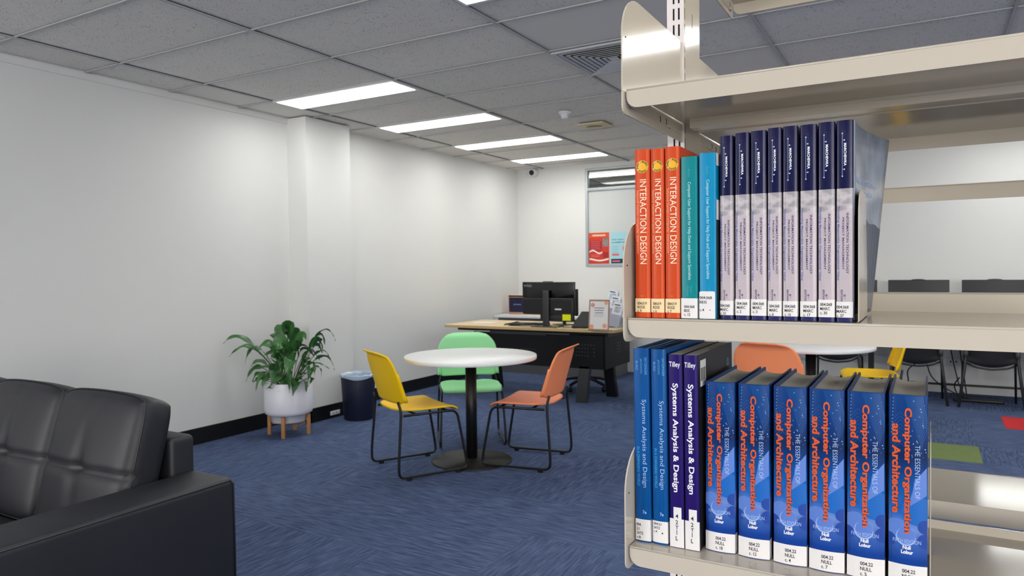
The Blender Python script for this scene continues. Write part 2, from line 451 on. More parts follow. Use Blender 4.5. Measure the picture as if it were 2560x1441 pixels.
sd = thing('smoke_detector', (-2.647, 5.513, ZC), 0, 'small round white smoke detector on the ceiling left of the cream square fitting', 'smoke detector')
M_sd = mat('detector_white', (222, 222, 226), .4, .4)
MB().lathe([(.055, 0), (.055, -.012), (.05, -.02), (.02, -.022)], M_sd).build('base', sd)
MB().lathe([(.04, -.018), (.04, -.028), (.032, -.032), (.032, -.048), (.026, -.056), (0, -.057)], M_sd).build('sensor_head', sd)
M_old = mat('yellowed_plastic', (206, 196, 160), .5, .4)
sp_ = thing('ceiling_speaker', (-2.65, 6.165, ZC), 0, 'square cream ceiling fitting with a round sunken centre beside the smoke detector', 'ceiling fitting')
f = MB(); rr = .125
pts = [(rr*math.copysign(1, a)*1, rr*b) for a, b in ((-1, -1), (1, -1), (1, 1), (-1, 1))]
N = 32
vs = []; fs = []
for k in range(N):
    a = 2*PI*k/N; c, s_ = math.cos(a), math.sin(a); q = rr/max(abs(c), abs(s_))
    vs += [(q*c, q*s_, 0), (q*c, q*s_, -.012), (.085*c, .085*s_, -.02), (.075*c, .075*s_, -.004)]
for k in range(N):
    a, b = 4*k, 4*((k+1) % N)
    fs += [(a, b, b+1, a+1), (a+1, b+1, b+2, a+2), (a+2, b+2, b+3, a+3)]
f.add(vs, fs, M_old); f.build('surround', sp_)
MB().lathe([(.076, -.004), (0, -.008)], mat('speaker_cone', (150, 142, 112), .7, .2)).build('grille', sp_)

dc = thing('security_camera', (-4.53, YF, 2.58), 0, 'white dome security camera high on the far wall near the corner', 'security camera')
MB().lathe([(.0, 0), (.055, .0), (.055, .02), (.048, .028)], M_sd, M=Matrix.Rotation(PI/2, 4, 'X')@Matrix.Scale(1, 4)).build('mount', dc)
MB().lathe([(0, -.062), (.035, -.055), (.055, -.03), (.062, 0), (.055, .03), (.03, .052), (0, .06)], M_sd, M=Matrix.Translation((0, -.07, 0))).build('housing', dc)
e_ = MB().lathe([(.034, 0), (.034, .012), (.028, .02), (0, .024)], M_black, M=Matrix.Translation((.015, -.118, -.012))@Matrix.Rotation(PI/2+.25, 4, 'X')).build('lens', dc)

# ---------------------------------------------------------------- bookshelf
SY = .94
SX0, SX1 = -.358, .55
shelf = thing('library_bookshelf', (-.36, 1.26, 0), 0, 'cream metal double-sided library bookshelf holding textbooks at the right', 'bookshelf')
OFF = V(.36, -1.26, 0)
def sh(mb, name, label=None):
    mb.v = [p+OFF for p in mb.v]; o = mb.build(name, shelf)
    if label: o['label'] = label
    return o
def tray(z, y0, y1, side=1, up=.026, lip=.026, low=.004):
    # y0 = lip face, y1 = rear edge; side -1 mirrors for the back face
    mb = MB(); a, b = min(y0, y1), max(y0, y1)
    mb.box((SX0, a+.001, z-.0015), (SX1, b-.001, z), M_cream)
    # lip with rounded lower end corner
    r = .016; pts = [(SX0, z+.0006), (SX0, z-lip+r)]
    for k in range(1, 6): t_ = k/5*PI/2; pts.append((SX0+r-r*math.cos(t_), z-lip+r-r*math.sin(t_)))
    pts += [(SX1, z-lip), (SX1, z+.0006)]
    n = len(pts); d = .0016*side
    vs = [(p[0], y0, p[1]) for p in pts]+[(p[0], y0+d*1.2, p[1]) for p in pts]
    fs = [tuple(range(n)), tuple(reversed(range(n, 2*n)))]+[(i, n+i, n+(i+1) % n, (i+1) % n) for i in range(n)]
    mb.add(vs, fs, M_cream)
    # rolled top edge
    mb.tube([(SX0+.001, y0+.0014*side, z-.0012), (SX1, y0+.0014*side, z-.0012)], .0019, M_cream, 8)
    # rear upstand
    if up: mb.box((SX0+.003, min(y1, y1-.0015*side), z-low), (SX1, max(y1, y1-.0015*side), z+up), M_cream)
    return mb
Z1, Z2, Z3, ZT = 1.548, 1.234, .916, 1.862
YR, YR2, YB2 = 1.217, 1.296, 1.575
# front side
sh(tray(Z1, SY, 1.296, 1, 0), 'shelf_board')
sh(MB().box((SX0+.02, 1.175, Z1-.0170), (SX1, 1.1765, Z1-.0065), M_cream).box((SX0+.02, 1.1758, Z1-.0060), (SX1, 1.1775, Z1-.0014), M_cream).box((SX0+.02, 1.1765, Z1-.0170), (SX1, 1.205, Z1-.0158), M_cream), 'stiffener')
sh(tray(Z2, SY, YR, 1, .026), 'shelf_board'); sh(tray(Z3, SY, YR, 1, .0125), 'shelf_board')
sh(tray(.60, SY, YR), 'shelf_board'); sh(tray(.28, SY, YR), 'shelf_board')
# back side
M_creamb = M_cream
for z in (Z1, Z2, Z3, .60, .28, ZT): sh(tray(z, YB2, YR2+.002, -1, .018 if z == Z3 else .026, low=.010 if z == Z3 else .003), 'shelf_board')
sh(MB().box((SX0, 1.563, 1.422), (SX1, 1.566, 1.450), M_cream).box((SX0, 1.556, 1.449), (SX1, 1.566, 1.4505), M_cream), 'back_rail')
# end panels
def end_panel(z, ya, yb, side):
    mb = MB(); zb, zt = z-.033, z+.135; R = .062; r = .012
    fr = ya; rear = yb; pts = []
    sgn = 1 if side > 0 else -1
    pts.append((rear, zb)); pts.append((rear, zt))
    for k in range(0, 9): a = PI/2*k/8; pts.append((fr+sgn*(R-R*math.sin(a)), zt-R+R*math.cos(a)))
    for k in range(0, 5): a = PI/2*k/4; pts.append((fr+sgn*(r-r*math.cos(a)), zb+r-r*math.sin(a)))
    n = len(pts); x0, x1 = -.3625, -.3605
    vs = [(x0, p[0], p[1]) for p in pts]+[(x1, p[0], p[1]) for p in pts]
    fs = [tuple(range(n)), tuple(reversed(range(n, 2*n)))]+[(i, n+i, n+(i+1) % n, (i+1) % n) for i in range(n)]
    mb.add(vs, fs, M_cream)
    # turned-in bottom flange, folded ledge and screw marks on the inner face
    mb.box((x1, min(fr+sgn*.02, rear), zb+.012), (x1+.0015, max(fr+sgn*.02, rear-.004 if sgn > 0 else rear), zb+.0135), M_cream)
    for yy in (.03, .20): mb.box((x1, fr+sgn*yy-.006, zb+.012), (x1+.003, fr+sgn*yy+.006, zb+.0145), M_cream)
    for yy, zz in ((.035, .022), (.155, .018), (.185, .02)):
        mb.lathe([(.0042, 0), (.0042, .0006), (0, .0007)], M_cream, 12, M=Matrix.Translation((x1, fr+sgn*yy, zb+zz))@Matrix.Rotation(PI/2, 4, 'Y'))
        mb.tube([(x1+.0006, fr+sgn*yy+.0045*math.cos(a_/6*PI-1.2), zb+zz+.0045*math.sin(a_/6*PI-1.2)) for a_ in range(0, 6)], .0005, M_dark, 5)
    mb.lathe([(.0012, 0), (.0012, .0006), (0, .0007)], M_dark, 8, M=Matrix.Translation((x1, fr+sgn*.012, zt-.062))@Matrix.Rotation(PI/2, 4, 'Y'))
    return mb
for z in (Z1, Z2, Z3, .60, .28): sh(end_panel(z, .933, 1.2085, 1), 'end_panel')
for z in (Z1, Z2, Z3, .60, .28, ZT): sh(end_panel(z, 1.582, 1.306, -1), 'end_panel')
# upright column with paired slots
up_ = MB(); ux0, ux1 = -.386, -.357
M_upr = mat('upright_paint', (214, 206, 204), .45, .4)
up_.box((ux0, 1.21, 0), (ux1, 1.305, 2.1), M_cream)
up_.box((ux0-.0002, 1.2092, 0), (ux1-.0003, 1.21, 2.1), M_upr)
z = .1
while z < 2.08:
    for x in (-.3745, -.3655): up_.box((x-.0013, 1.2088, z), (x+.0013, 1.2096, z+.0195), M_dark)
    up_.box((ux1-.0002, 1.2125, z), (ux1+.0002, 1.2140, z+.0195), M_dark)
    z += .0275
z = .15
while z < 2.0:
    up_.box((ux1-.0002, 1.258, z), (ux1+.0002, 1.2595, z+.024), M_dark); z += .157
sh(up_, 'upright')
sh(MB().box((-.40, .92, 0), (-.34, 1.60, .06), M_cream, .006), 'base_foot')
sh(MB().box((SX1, 1.21, 0), (SX1+.03, 1.305, 2.1), M_cream), 'upright')

# ---------------------------------------------------------------- books
# each text entry: (string, u0, u1, v0, v1, material, bold, direction)  u across the spine, v down the spine
def artmat(name, fn, rough=.32, spec=.25):
    n = NT(name, rough, spec); return fn(n)
def plastic(n): pass
def m_orange(n):
    z = n.noise(90, n.n('Mapping', {0: n.co, 3: (3, 1, .25)}).outputs[0], 3)
    return n.out(n.mix(z, lin((188, 60, 14)), lin((204, 74, 24))), n.noise(60), .05)
MO = artmat('orange_cover', m_orange, .36)
def cover_noise(name, a, b, rough=.3):
    def fn(n):
        z = n.noise(70, n.n('Mapping', {0: n.co, 3: (3, 1, .4)}).outputs[0], 4)
        return n.out(n.mix(z, lin(a), lin(b)), n.noise(50), .05)
    return artmat(name, fn, rough)
MT = cover_noise('teal_cover', (0, 118, 124), (10, 132, 138)); MBL = cover_noise('cyan_cover', (0, 124, 168), (10, 138, 182))
MSZ = cover_noise('blue_cover', (0, 62, 124), (4, 84, 150)); MTI = cover_noise('violet_cover', (28, 10, 84), (36, 18, 100))
MBK = cover_noise('black_cover', (26, 26, 30), (36, 36, 40), .28)
def m_march(n):
    x, y, z = n.xyz(); H = .245
    dark = n.math('GREATER_THAN', z, H*(1-.335))
    cl = n.ramp(n.noise(55, n.n('Mapping', {0: n.co, 3: (1, 1, 1.6)}).outputs[0], 3), .42, .6)
    band = n.math('MULTIPLY', n.math('GREATER_THAN', z, H*.555), cl)
    g1 = n.mix(n.noise(120), lin((176, 164, 170)), lin((188, 177, 182)))
    g1 = n.mix(n.math('MULTIPLY', band, .8), n.mix(n.math('GREATER_THAN', z, H*.555), g1, lin((150, 146, 150))), lin((196, 188, 190)))
    sc = n.ramp(n.noise(330, n.n('Mapping', {0: n.co, 3: (1, 1, .35)}).outputs[0], 3, .7), .6, .72)
    reg = n.ramp(n.noise(26, n.n('Mapping', {0: n.co, 3: (2.4, 1, .6)}).outputs[0], 2), .5, .62)
    dk = n.mix(n.math('MULTIPLY', n.math('MULTIPLY', sc, reg), .7), lin((12, 12, 58)), lin((100, 94, 118)))
    dk = n.mix(n.math('MULTIPLY', reg, .18), dk, lin((70, 68, 92)))
    low = n.math('LESS_THAN', z, H*.06)
    c = n.mix(dark, g1, dk); c = n.mix(low, c, lin((40, 42, 92)))
    return n.out(c, n.noise(40), .06)
MMA = artmat('navy_and_mauve_cover', m_march, .25)
def m_null(n):
    x, y, z = n.xyz(); H = .2315
    v = n.math('DIVIDE', z, H)
    r = n.n('ValToRGB', {0: v}); e = r.color_ramp.elements
    e[0].position = 0; e[0].color = lin((24, 62, 142)); e[1].position = 1; e[1].color = lin((6, 60, 124))
    for p, c in ((.14, (16, 60, 142)), (.22, (58, 96, 172)), (.30, (112, 142, 206)), (.38, (40, 98, 180)), (.50, (6, 90, 168)), (.60, (4, 60, 126)), (.68, (4, 34, 82)), (.84, (4, 52, 116))):
        k = e.new(p); k.color = lin(c)
    a = n.noise(40, detail=3); 
    c = n.mix(n.math('MULTIPLY', n.ramp(a, .4, .7), .35), r.outputs[0], lin((10, 40, 96)))
    return n.out(c)
MNU = artmat('blue_circuit_cover', m_null, .28)
M_sleeve = mat('board_edge', (64, 70, 92), .35, .5)
I_cream = mat('ink_cream', (246, 222, 196), .5, .3); I_peach = mat('ink_peach', (238, 160, 116), .5, .3)
I_teal = mat('ink_pale_teal', (176, 214, 216), .5, .3); I_teal2 = mat('ink_faint_teal', (70, 160, 165), .5, .3); I_sky = mat('ink_sky', (96, 160, 208), .5, .3)
I_cyan = mat('ink_cyan', (54, 146, 204), .5, .3); I_navy = mat('ink_navy', (44, 38, 84), .5, .3); I_blue = mat('ink_blue', (74, 92, 168), .5, .3)
I_or = mat('ink_orange', (208, 86, 44), .45, .3); I_ork = mat('ink_dark_outline', (70, 40, 60), .45, .3); I_pale = mat('ink_pale_blue', (170, 192, 226), .5, .3)
I_gold = mat('ink_gold', (206, 164, 52), .35, .4); I_gold2 = mat('ink_amber', (240, 168, 20), .35, .4); I_w2 = mat('ink_orange_small', (236, 128, 30), .5, .3)
M_lab_cream = mat('cream_label_paper', (228, 204, 160), .55, .3, noise=.02, nscale=80)

def book(name, xa, xb, y0, zb, h, depth, tilt, label, group, cover, hard, bulge, texts, lab, labtext, extra=None, pages=None, side=None, flare=0):
    w = (xb-xa)-.0008
    t = thing(name, ((xa+xb)/2, y0, zb), 0, label, 'book', group); t.rotation_euler = (0, tilt, 0)
    key = bookcache.get(name+cover.name+group) if False else None
    th = .0026 if hard else .0007
    def sy(x): u = x/(w/2); return -bulge*(1-min(1, u*u))
    N = 10
    # cover: spine, both boards (U shape in plan)
    out = []
    cr = min(.0022, w*.12)
    out.append((-w/2, depth))
    for k in range(4): a = PI/2*k/3; out.append((-w/2+cr-cr*math.cos(a), cr-cr*math.sin(a)))
    for k in range(1, N): x = -w/2+w*k/N; out.append((x, sy(x))) if abs(x) < w/2-cr else None
    for k in range(4): a = PI/2*(3-k)/3; out.append((w/2-cr+cr*math.cos(a), cr-cr*math.sin(a)))
    out.append((w/2, depth))
    inn = [(w/2-th, depth), (w/2-th, th+.001)]+[(w/2-th-(w-2*th)*k/N, sy(w/2-th-(w-2*th)*k/N)+th+.0006) for k in range(1, N)]+[(-w/2+th, th+.001), (-w/2+th, depth)]
    mb = MB(); mb.prism(out+inn, 0, h, cover, smooth=False)
    if flare:
        mb2 = MB()
        def fn(u, v): return V(w/2+.0006+flare*u*u*(.25+.75*v), .002+u*(depth-.002), .003+v*(h-.003))
        mb2.surf(fn, 12, 10, .0007, side[0]); fc = mb2.build('front_cover', t); fc['label'] = 'warped glossy front cover with pale misty picture'
        tm = MB()
        for (s_, u0, u1, v0, v1, mm) in side[1]:
            vs, fs, _, _ = glyphs(s_, .01)
            P = [fn(u0+(u1-u0)*a, v0+(v1-v0)*b)+V(.0007, 0, 0) for a, b in vs]; tm.add(P, fs, mm)
        # dark hills along the picture's foot
        vs = []; fs = []
        for i in range(13):
            u = i/12; top = .52+.03*math.sin(5*u)+.012*math.sin(17*u)
            vs += [fn(u, .02)+V(.0006, 0, 0), fn(u, top)+V(.0006, 0, 0)]
        for i in range(12): fs.append((2*i, 2*i+2, 2*i+3, 2*i+1))
        tm.add(vs, fs, mat('hill_print', (52, 62, 84), .3, .5)); tm.build('cover_print', fc)
    if extra:
        extra(mb, w, h, depth, sy)
    mb.build('cover', t)
    pi = .003 if hard else .0003
    pg = MB(); pm = pages or M_pages
    if hard:
        def fn(u, v):
            x = -w/2+th+(w-2*th)*u
            return V(x, 0, 0)
        a = -w/2+th+.0002; b = w/2-th-.0002; ys = [.004+(depth-.009-.004)*k/6 for k in range(7)]; K = 8
        vs = []; fs = []
        for j, yy in enumerate(ys):
            for i in range(K+1):
                u = i/K; vs.append((a+(b-a)*u, yy, h-.0045-.0035*math.sin(PI*u)*(.35+.65*j/6)))
        nn = len(vs)
        for j in range(6):
            for i in range(K): q = j*(K+1)+i; fs.append((q, q+1, q+K+2, q+K+1))
        pg.add(vs, fs, pm, True)
        pg.box((a, .004, .003), (b, depth-.009, h-.012), pm)
        vs2 = [(a+(b-a)*i/K, y_, z_) for (y_, zz) in ((.004, 0), (depth-.009, 6)) for i in range(K+1) for z_ in (h-.014, h-.0045-.0035*math.sin(PI*i/K)*(.35+.65*zz/6))]
        for q in (0, 1):
            o = q*2*(K+1); pg.add(vs2[o:o+2*(K+1)], [(2*i, 2*i+2, 2*i+3, 2*i+1) for i in range(K)], pm)
        # side walls of the block top
        for xx, ii in ((a, 0), (b, K)):
            pg.add([(xx, .004, h-.014), (xx, depth-.009, h-.014), (xx, depth-.009, h-.0045), (xx, .004, h-.0045)], [(0, 1, 2, 3)], pm)
    else:
        pg.box((-w/2+th+.0001, .0022, .0004), (w/2-th-.0001, depth-.0006, h-.0005), pm)
    pg.build('page_block', t)
    def P(u, v, o=.00025):
        x = -w/2+w*u; return V(x, sy(x)-o, h*(1-v))
    def surfy(o): return lambda p: V(p.x, sy(max(-w/2+.0001, min(w/2-.0001, p.x)))-o, p.z)
    tm = MB()
    for tx in texts:
        s_, u0, u1, v0, v1, mm, bold, d = tx
        o = .00022
        if d == 'D': org, r_, up = V(-w/2+w*u0, 0, h*(1-v0)), V(0, 0, -h*(v1-v0)), V(w*(u1-u0), 0, 0)
        else: org, r_, up = V(-w/2+w*u0, 0, h*(1-v1)), V(w*(u1-u0), 0, 0), V(0, 0, h*(v1-v0))
        if mm is I_or: txt(tm, s_, org, r_, up, I_ork, bold+.045, surfy(.00018)); o = .0003
        txt(tm, s_, org, r_, up, mm, bold, surfy(o))
    if art.get(cover.name): art[cover.name](tm, w, h, surfy)
    if tm.v: tm.build('spine_lettering', t)
    # call number label
    lm = MB()
    for (u0, u1, v0, v1) in lab[1]:
        vs = []; fs = []
        for k in range(N+1):
            u = u0+(u1-u0)*k/N; vs += [P(u, v0, .00028), P(u, v1, .00028)]
        for k in range(N): fs.append((2*k, 2*k+2, 2*k+3, 2*k+1))
        lm.add(vs, fs, lab[0])
        if u0 <= .001 and u1 >= .999:   # wraps round the spine edge onto the boards
            dd = lab[2]
            for s_ in (-1, 1):
                x = s_*(w/2+.0002); lm.add([(x, .001, h*(1-v0)), (x, dd, h*(1-v0)), (x, dd, max(.0003, h*(1-v1))), (x, .001, max(.0003, h*(1-v1)))], [(0, 1, 2, 3)], lab[0])
    lo = lm.build('call_number_label', t)
    lt = MB()
    for (s_, u0, u1, v0, v1) in labtext:
        if s_ == '*':
            c = P((u0+u1)/2, (v0+v1)/2, .0005); r = w*(u1-u0)/2
            lt.add([c+V(r*math.cos(a*PI/5), 0, r*math.sin(a*PI/5)) for a in range(10)], [tuple(range(10))], M_txtk); continue
        txt(lt, s_, V(-w/2+w*u0, 0, h*(1-v1)), V(w*(u1-u0), 0, 0), V(0, 0, h*(v1-v0)), M_txtk, .012, surfy(.0005))
    if lt.v: lt.build('label_lettering', lo)
    return t
art = {}
def gadd_disc(tm, cx, cz, r, m, w, h, fnn, n=14):   # disc clipped to the spine, built from columns so it follows the curve
    x0, x1 = max(-w/2+.0004, cx-r), min(w/2-.0004, cx+r)
    if x1 <= x0: return
    vs = []; fs = []
    for i in range(n+1):
        x = x0+(x1-x0)*i/n; q = math.sqrt(max(0, r*r-(x-cx)**2)); vs += [V(x, 0, cz-q), V(x, 0, cz+q)]
    for i in range(n): fs.append((2*i, 2*i+2, 2*i+3, 2*i+1))
    tm.add([fnn(p) for p in vs], fs, m)
B1 = mat('bubble_print_a', (88, 122, 196), .3, .5); B2 = mat('bubble_print_b', (26, 64, 148), .3, .5); B3 = mat('bubble_print_c', (20, 96, 178), .3, .5); B4 = mat('bubble_print_d', (150, 174, 226), .3, .5)
B5 = mat('circuit_print', (26, 96, 164), .3, .5); B6 = mat('circuit_dot_print', (112, 168, 210), .3, .5); B7 = mat('circuit_dark_print', (4, 34, 84), .3, .5)
def art_null(tm, w, h, sf):
    X = lambda u: -w/2+w*u
    Z = lambda v: h*(1-v)
    gadd_disc(tm, X(.75), Z(.60), w*.42, B3, w, h, sf(.00010))
    # pale facet upper right
    fv_ = []; nn = 12
    for i in range(nn+1):
        u = .56+.42*i/nn; t0 = .47-.10*i/nn if i > 2 else .54-.023*i; b0 = .575-.06*i/nn; fv_ += [sf(.00012)(V(X(u), 0, Z(b0))), sf(.00012)(V(X(u), 0, Z(t0)))]
    tm.add(fv_, [(2*i, 2*i+2, 2*i+3, 2*i+1) for i in range(nn)], B1)
    gadd_disc(tm, X(.22), Z(.70), w*.30, B1, w, h, sf(.00012)); gadd_disc(tm, X(.45), Z(.74), w*.26, B4, w, h, sf(.00013)); gadd_disc(tm, X(.46), Z(.735), w*.24, B1, w, h, sf(.00014))
    gadd_disc(tm, X(.95), Z(.68), w*.2, B2, w, h, sf(.00015)); gadd_disc(tm, X(.96), Z(.755), w*.22, B2, w, h, sf(.00016)); gadd_disc(tm, X(.0), Z(.76), w*.2, B2, w, h, sf(.00016))
    gadd_disc(tm, X(.95), Z(.60), w*.17, B3, w, h, sf(.00014))
    rnd = random.Random(3)
    def seg(a, b, t_, m):
        a = V(X(a[0]), 0, Z(a[1])); b = V(X(b[0]), 0, Z(b[1])); d = (b-a); q = V(-d.z, 0, d.x).normalized()*t_
        n = 4; vs = []
        for i in range(n+1): c = a+d*i/n; vs += [sf(.00012)(c-q), sf(.00012)(c+q)]
        tm.add(vs, [(2*i, 2*i+2, 2*i+3, 2*i+1) for i in range(n)], m)
    for i in range(13):      # slanted tracks, upper right
        o = i*.045; seg((.42+o*.8, .005), (min(.99, .86+o*.5), .27-o*.28), .00016, B5)
    for i in range(9):       # contour tracks on the left
        v0 = .09+i*.020; seg((.06, v0+.05), (.30, v0), .00014, B5); seg((.30, v0), (.5, v0+.035), .00014, B5)
    for i in range(11):
        c = V(X(.12-.004*i), 0, Z(.02+.018*i)); gadd_disc(tm, c.x, c.z, .0006, B6, w, h, sf(.00018), 4)
    for i in range(26):
        gadd_disc(tm, X(rnd.uniform(.5, .97)), Z(rnd.uniform(.02, .32)), rnd.uniform(.0003, .0008), B6, w, h, sf(.0002), 5)
art['blue_circuit_cover'] = art_null
def art_march(tm, w, h, sf):
    X = lambda u: -w/2+w*u
    Z = lambda v: h*(1-v)
    def vl(u, v0, v1, t_): tm.add([sf(.0002)(V(X(u)+a, 0, Z(b))) for a, b in ((-t_, v0), (t_, v0), (t_, v1), (-t_, v1))], [(0, 1, 2, 3)], I_pale)
    vl(.36, .064, .276, .00018)
    for u, v, r in ((.36, .064, .0009), (.36, .276, .0009), (.475, .098, .0009), (.475, .242, .0009)): gadd_disc(tm, X(u), Z(v), r, I_pale, w, h, sf(.00022), 6)
    for v in (.098, .242): tm.add([sf(.0002)(V(X(u), 0, Z(v)+z_)) for u, z_ in ((.36, -.00015), (.475, -.00015), (.475, .00015), (.36, .00015))], [(0, 1, 2, 3)], I_pale)
art['navy_and_mauve_cover'] = art_march
def art_orange(tm, w, h, sf):
    c = (.0006, h*(1-.103)); r = min(.0088, w*.42)
    gadd_disc(tm, c[0], c[1], r, I_gold, w, h, sf(.00018), 16); gadd_disc(tm, c[0], c[1], r*.55, I_gold2, w, h, sf(.00022), 12)
    arc_text(tm, 'SHARP . ROGERS .', (c[0], 0, c[1]), r*.64, r*.27, -2.0, 2.0, M_txtk, sf(.00026))
    arc_text(tm, 'PREECE', (c[0], 0, c[1]), r*.64, r*.27, 2.3, 3.98, M_txtk, sf(.00026))
art['orange_cover'] = art_orange

bookcache = {}
def L3(a, b, c, u0, W, v, dv, hh):   # three lines of label type, widths in proportion
    out = []
    for i, s_ in enumerate((a, b, c)):
        if not s_: continue
        _, _, ww, hg = glyphs(s_, .012); k = W/glyphs('004.068', .012)[2]
        out.append((s_, u0, min(.995, u0+ww*k), v+i*dv, v+i*dv+hh))
    return out
# --- orange trio
OT = [('INTERACTION DESIGN', .37, .80, .178, .68, I_cream, 0.0, 'D'), ('beyond human-computer interaction', .08, .32, .243, .618, I_peach, 0, 'D'), ('WILEY', .36, .60, .866, .876, I_w2, 0, 'H')]
for nm, x0, x1, c, zt, pl in (('o1', -.3535, -.3312, '9', 1.4665, 'leftmost of three, call label c. 9'), ('o2', -.3305, -.3112, '6', 1.4655, 'middle of three, call label c. 6'), ('o3', -.3103, -.2893, '7', 1.4665, 'rightmost of three, beside the teal book')):
    book('textbook', x0, x1, .957, Z2+.0004, zt-Z2, .19, 0, 'bright orange design textbook, '+pl, 'orange textbooks on the middle shelf', MO, False, .0012, OT, (M_lab_cream, [(0, 1, .886, .968)], .012), L3('004.019', 'ROGE', 'c. '+c, .16, .62, .907, .0225, .0165))
CT = 'Computer User Support for Help Desk and Support Specialists'
book('textbook', -.2885, -.2655, .957, Z2+.0004, .217, .19, 0, 'teal help desk textbook between the orange books and the bright blue book', 'help desk textbooks on the middle shelf', MT, False, .001,
     [(CT, .40, .64, .156, .76, I_teal, .004, 'D'), ('Beisse', .46, .60, .077, .125, I_teal2, 0, 'D'), ('Sixth', .56, .68, .80, .84, I_teal2, 0, 'D'), ('Edition', .34, .48, .80, .86, I_teal2, 0, 'D')], (M_paper, [(0, 1, .874, .998)], .01), L3('004.068', 'BEIS', 'c. 12', .19, .63, .917, .0245, .0175))
def t2x(mb, w, h, d, sy):
    for a, b, m_ in ((0, .075, M_paper), (.28, .40, M_paper), (.40, 1.0, mat('photo_print', (34, 40, 44), .4, .4, noise=.9, nscale=160))):
        x = w/2+.0003; mb.add([(x, .002, h*(1-a)), (x, .17, h*(1-a)), (x, .17, h*(1-b)), (x, .002, h*(1-b))], [(0, 1, 2, 3)], m_)
book('textbook', -.2640, -.2408, .957, Z2+.0004, .2195, .19, 0, 'bright cyan blue help desk textbook left of the navy row', 'help desk textbooks on the middle shelf', MBL, False, .001,
     [(CT, .40, .64, .160, .757, I_teal, .004, 'D'), ('Beisse', .46, .60, .08, .13, I_teal2, 0, 'D'), ('Seventh', .56, .66, .80, .83, I_teal2, 0, 'D')], (M_paper, [(0, .94, .836, .998), (.06, .88, .832, .836)], .01),
     [('004.068', .03, .76, .862, .879), ('BEIS', .03, .46, .889, .906), ('c.4', .03, .30, .937, .953), ('*', .62, .68, .94, .95)], extra=t2x)
MT_ = [('MARCHEWKA', .45, .61, .113, .225, M_txtw, .03, 'D'), ('INFORMATION TECHNOLOGY', .60, .745, .459, .76, I_navy, .014, 'D'), ('PROJECT MANAGEMENT', .33, .475, .48, .739, I_navy, .014, 'D'),
       ('Providing Measurable Organizational Value', .02, .20, .426, .793, I_blue, .01, 'D'), ('EDITION', .27, .39, .84, .897, I_navy, .02, 'D'), ('5', .45, .56, .862, .874, I_navy, .02, 'D'), ('TH', .50, .56, .876, .886, I_navy, 0, 'D')]
MM = [(-.2385, -.2205, '33', 1.475, 'first of the navy row, touching the cyan blue book'), (-.2188, -.1998, '2', 1.477, 'second of the navy row, call label c. 2'), (-.1988, -.1788, '3', 1.4775, 'third of the navy row, call label c. 3'),
      (-.1778, -.1602, '6', 1.479, 'fourth of the navy row and narrow, call label c. 6'), (-.1594, -.1410, '16', 1.4792, 'fifth of the navy row, call label c. 16'), (-.1388, -.1190, '17', 1.4788, 'sixth of the navy row, call label c. 17'),
      (-.1178, -.0982, '30', 1.4795, 'seventh of the navy row, call label c. 30'), (-.0972, -.0778, '37', 1.4795, 'last of the navy row against the bookend, cover warped')]
M_mist = NT('misty_cover_print', .18, .6)
M_mist.out(M_mist.mix(M_mist.ramp(M_mist.noise(14, detail=4), .35, .65), lin((96, 106, 124)), lin((150, 160, 176)))); M_mist = M_mist.m
for i, (x0, x1, c, zt, pl) in enumerate(MM):
    last = i == 7
    book('textbook', x0, x1, .965, Z2+.0004, zt-Z2, .19, 0, 'navy and mauve textbook, '+pl, 'navy project management textbooks', MMA, False, .0011, MT_, (M_paper, [(0, 1, .899 if i not in (1, 2, 6) else .89, .978)], .01),
         L3('004.068', 'MARC', 'c. '+c, .02 if i in (0, 7) else (.2 if i == 5 else .12), .72, .918 if i not in (1, 2, 6) else .906, .0215, .0155),
         side=(M_mist, [('INFORMATION TECHNOLOGY', .12, .80, .700, .730, I_pale), ('PROJECT MANAGEMENT', .12, .72, .640, .670, I_pale)]) if last else None, flare=.030 if last else 0)
# --- lower shelf
def satz(x0, x1, y0, zb, h, tilt, lab, lt, label):
    book('textbook', x0, x1, y0, zb, h, .20, tilt, label, 'blue systems analysis textbooks', MSZ, True, .0014,
         [('SATZINGER', .76, .90, .045, .135, I_sky, 0, 'D'), ('JACKSON', .46, .61, .052, .127, I_sky, 0, 'D'), ('BURD', .18, .33, .065, .112, I_sky, 0, 'D'),
          ('Systems Analysis and Design', .48, .83, .262, .715, I_pale, -.006, 'D'), ('IN A CHANGING WORLD', .18, .37, .507, .71, I_cyan, .015, 'D'), ('7e', .50, .74, .835, .852, I_pale, .01, 'H')], lab, lt)
satz(-.3578, -.3346, .964, Z3+.0003, .2740, -.010, (M_paper, [(0, 1, .882, .992)], .008), [('004.', .06, .40, .903, .918), ('21', .06, .26, .925, .940), ('SATZ', .08, .52, .947, .962), ('c.8', .09, .34, .969, .983)], 'royal blue hardback, leftmost book on the lower shelf')
satz(-.3332, -.3106, .966, Z3+.0003, .2735, -.008, (M_paper, [(0, 1, .880, .99)], .008), [('004.21', .08, .58, .888, .901), ('SATZ', .08, .50, .908, .921), ('c.4', .08, .30, .928, .940), ('*', .60, .70, .935, .945)], 'royal blue hardback, second on the lower shelf, ink dot on its label')
def tilley(x0, x1, label, sidex):
    book('textbook', x0, x1, .966, Z3+.0003, .2675, .195, -.007, label, 'violet systems analysis textbooks', MTI, False, .0008,
         [('Tilley', .08, .86, .037, .072, M_txtw, .01, 'H'), ('Systems Analysis & Design', .20, .70, .148, .712, M_txtw, .022, 'D')],
         (M_paper, [(.28, .84, .79, .85), (0, 1, .85, .998)], .0004), [('4', .42, .62, .825, .846), ('2', .42, .60, .857, .878), ('T', .40, .64, .885, .902), ('I', .49, .53, .906, .932), ('L', .42, .58, .940, .962)], extra=sidex)
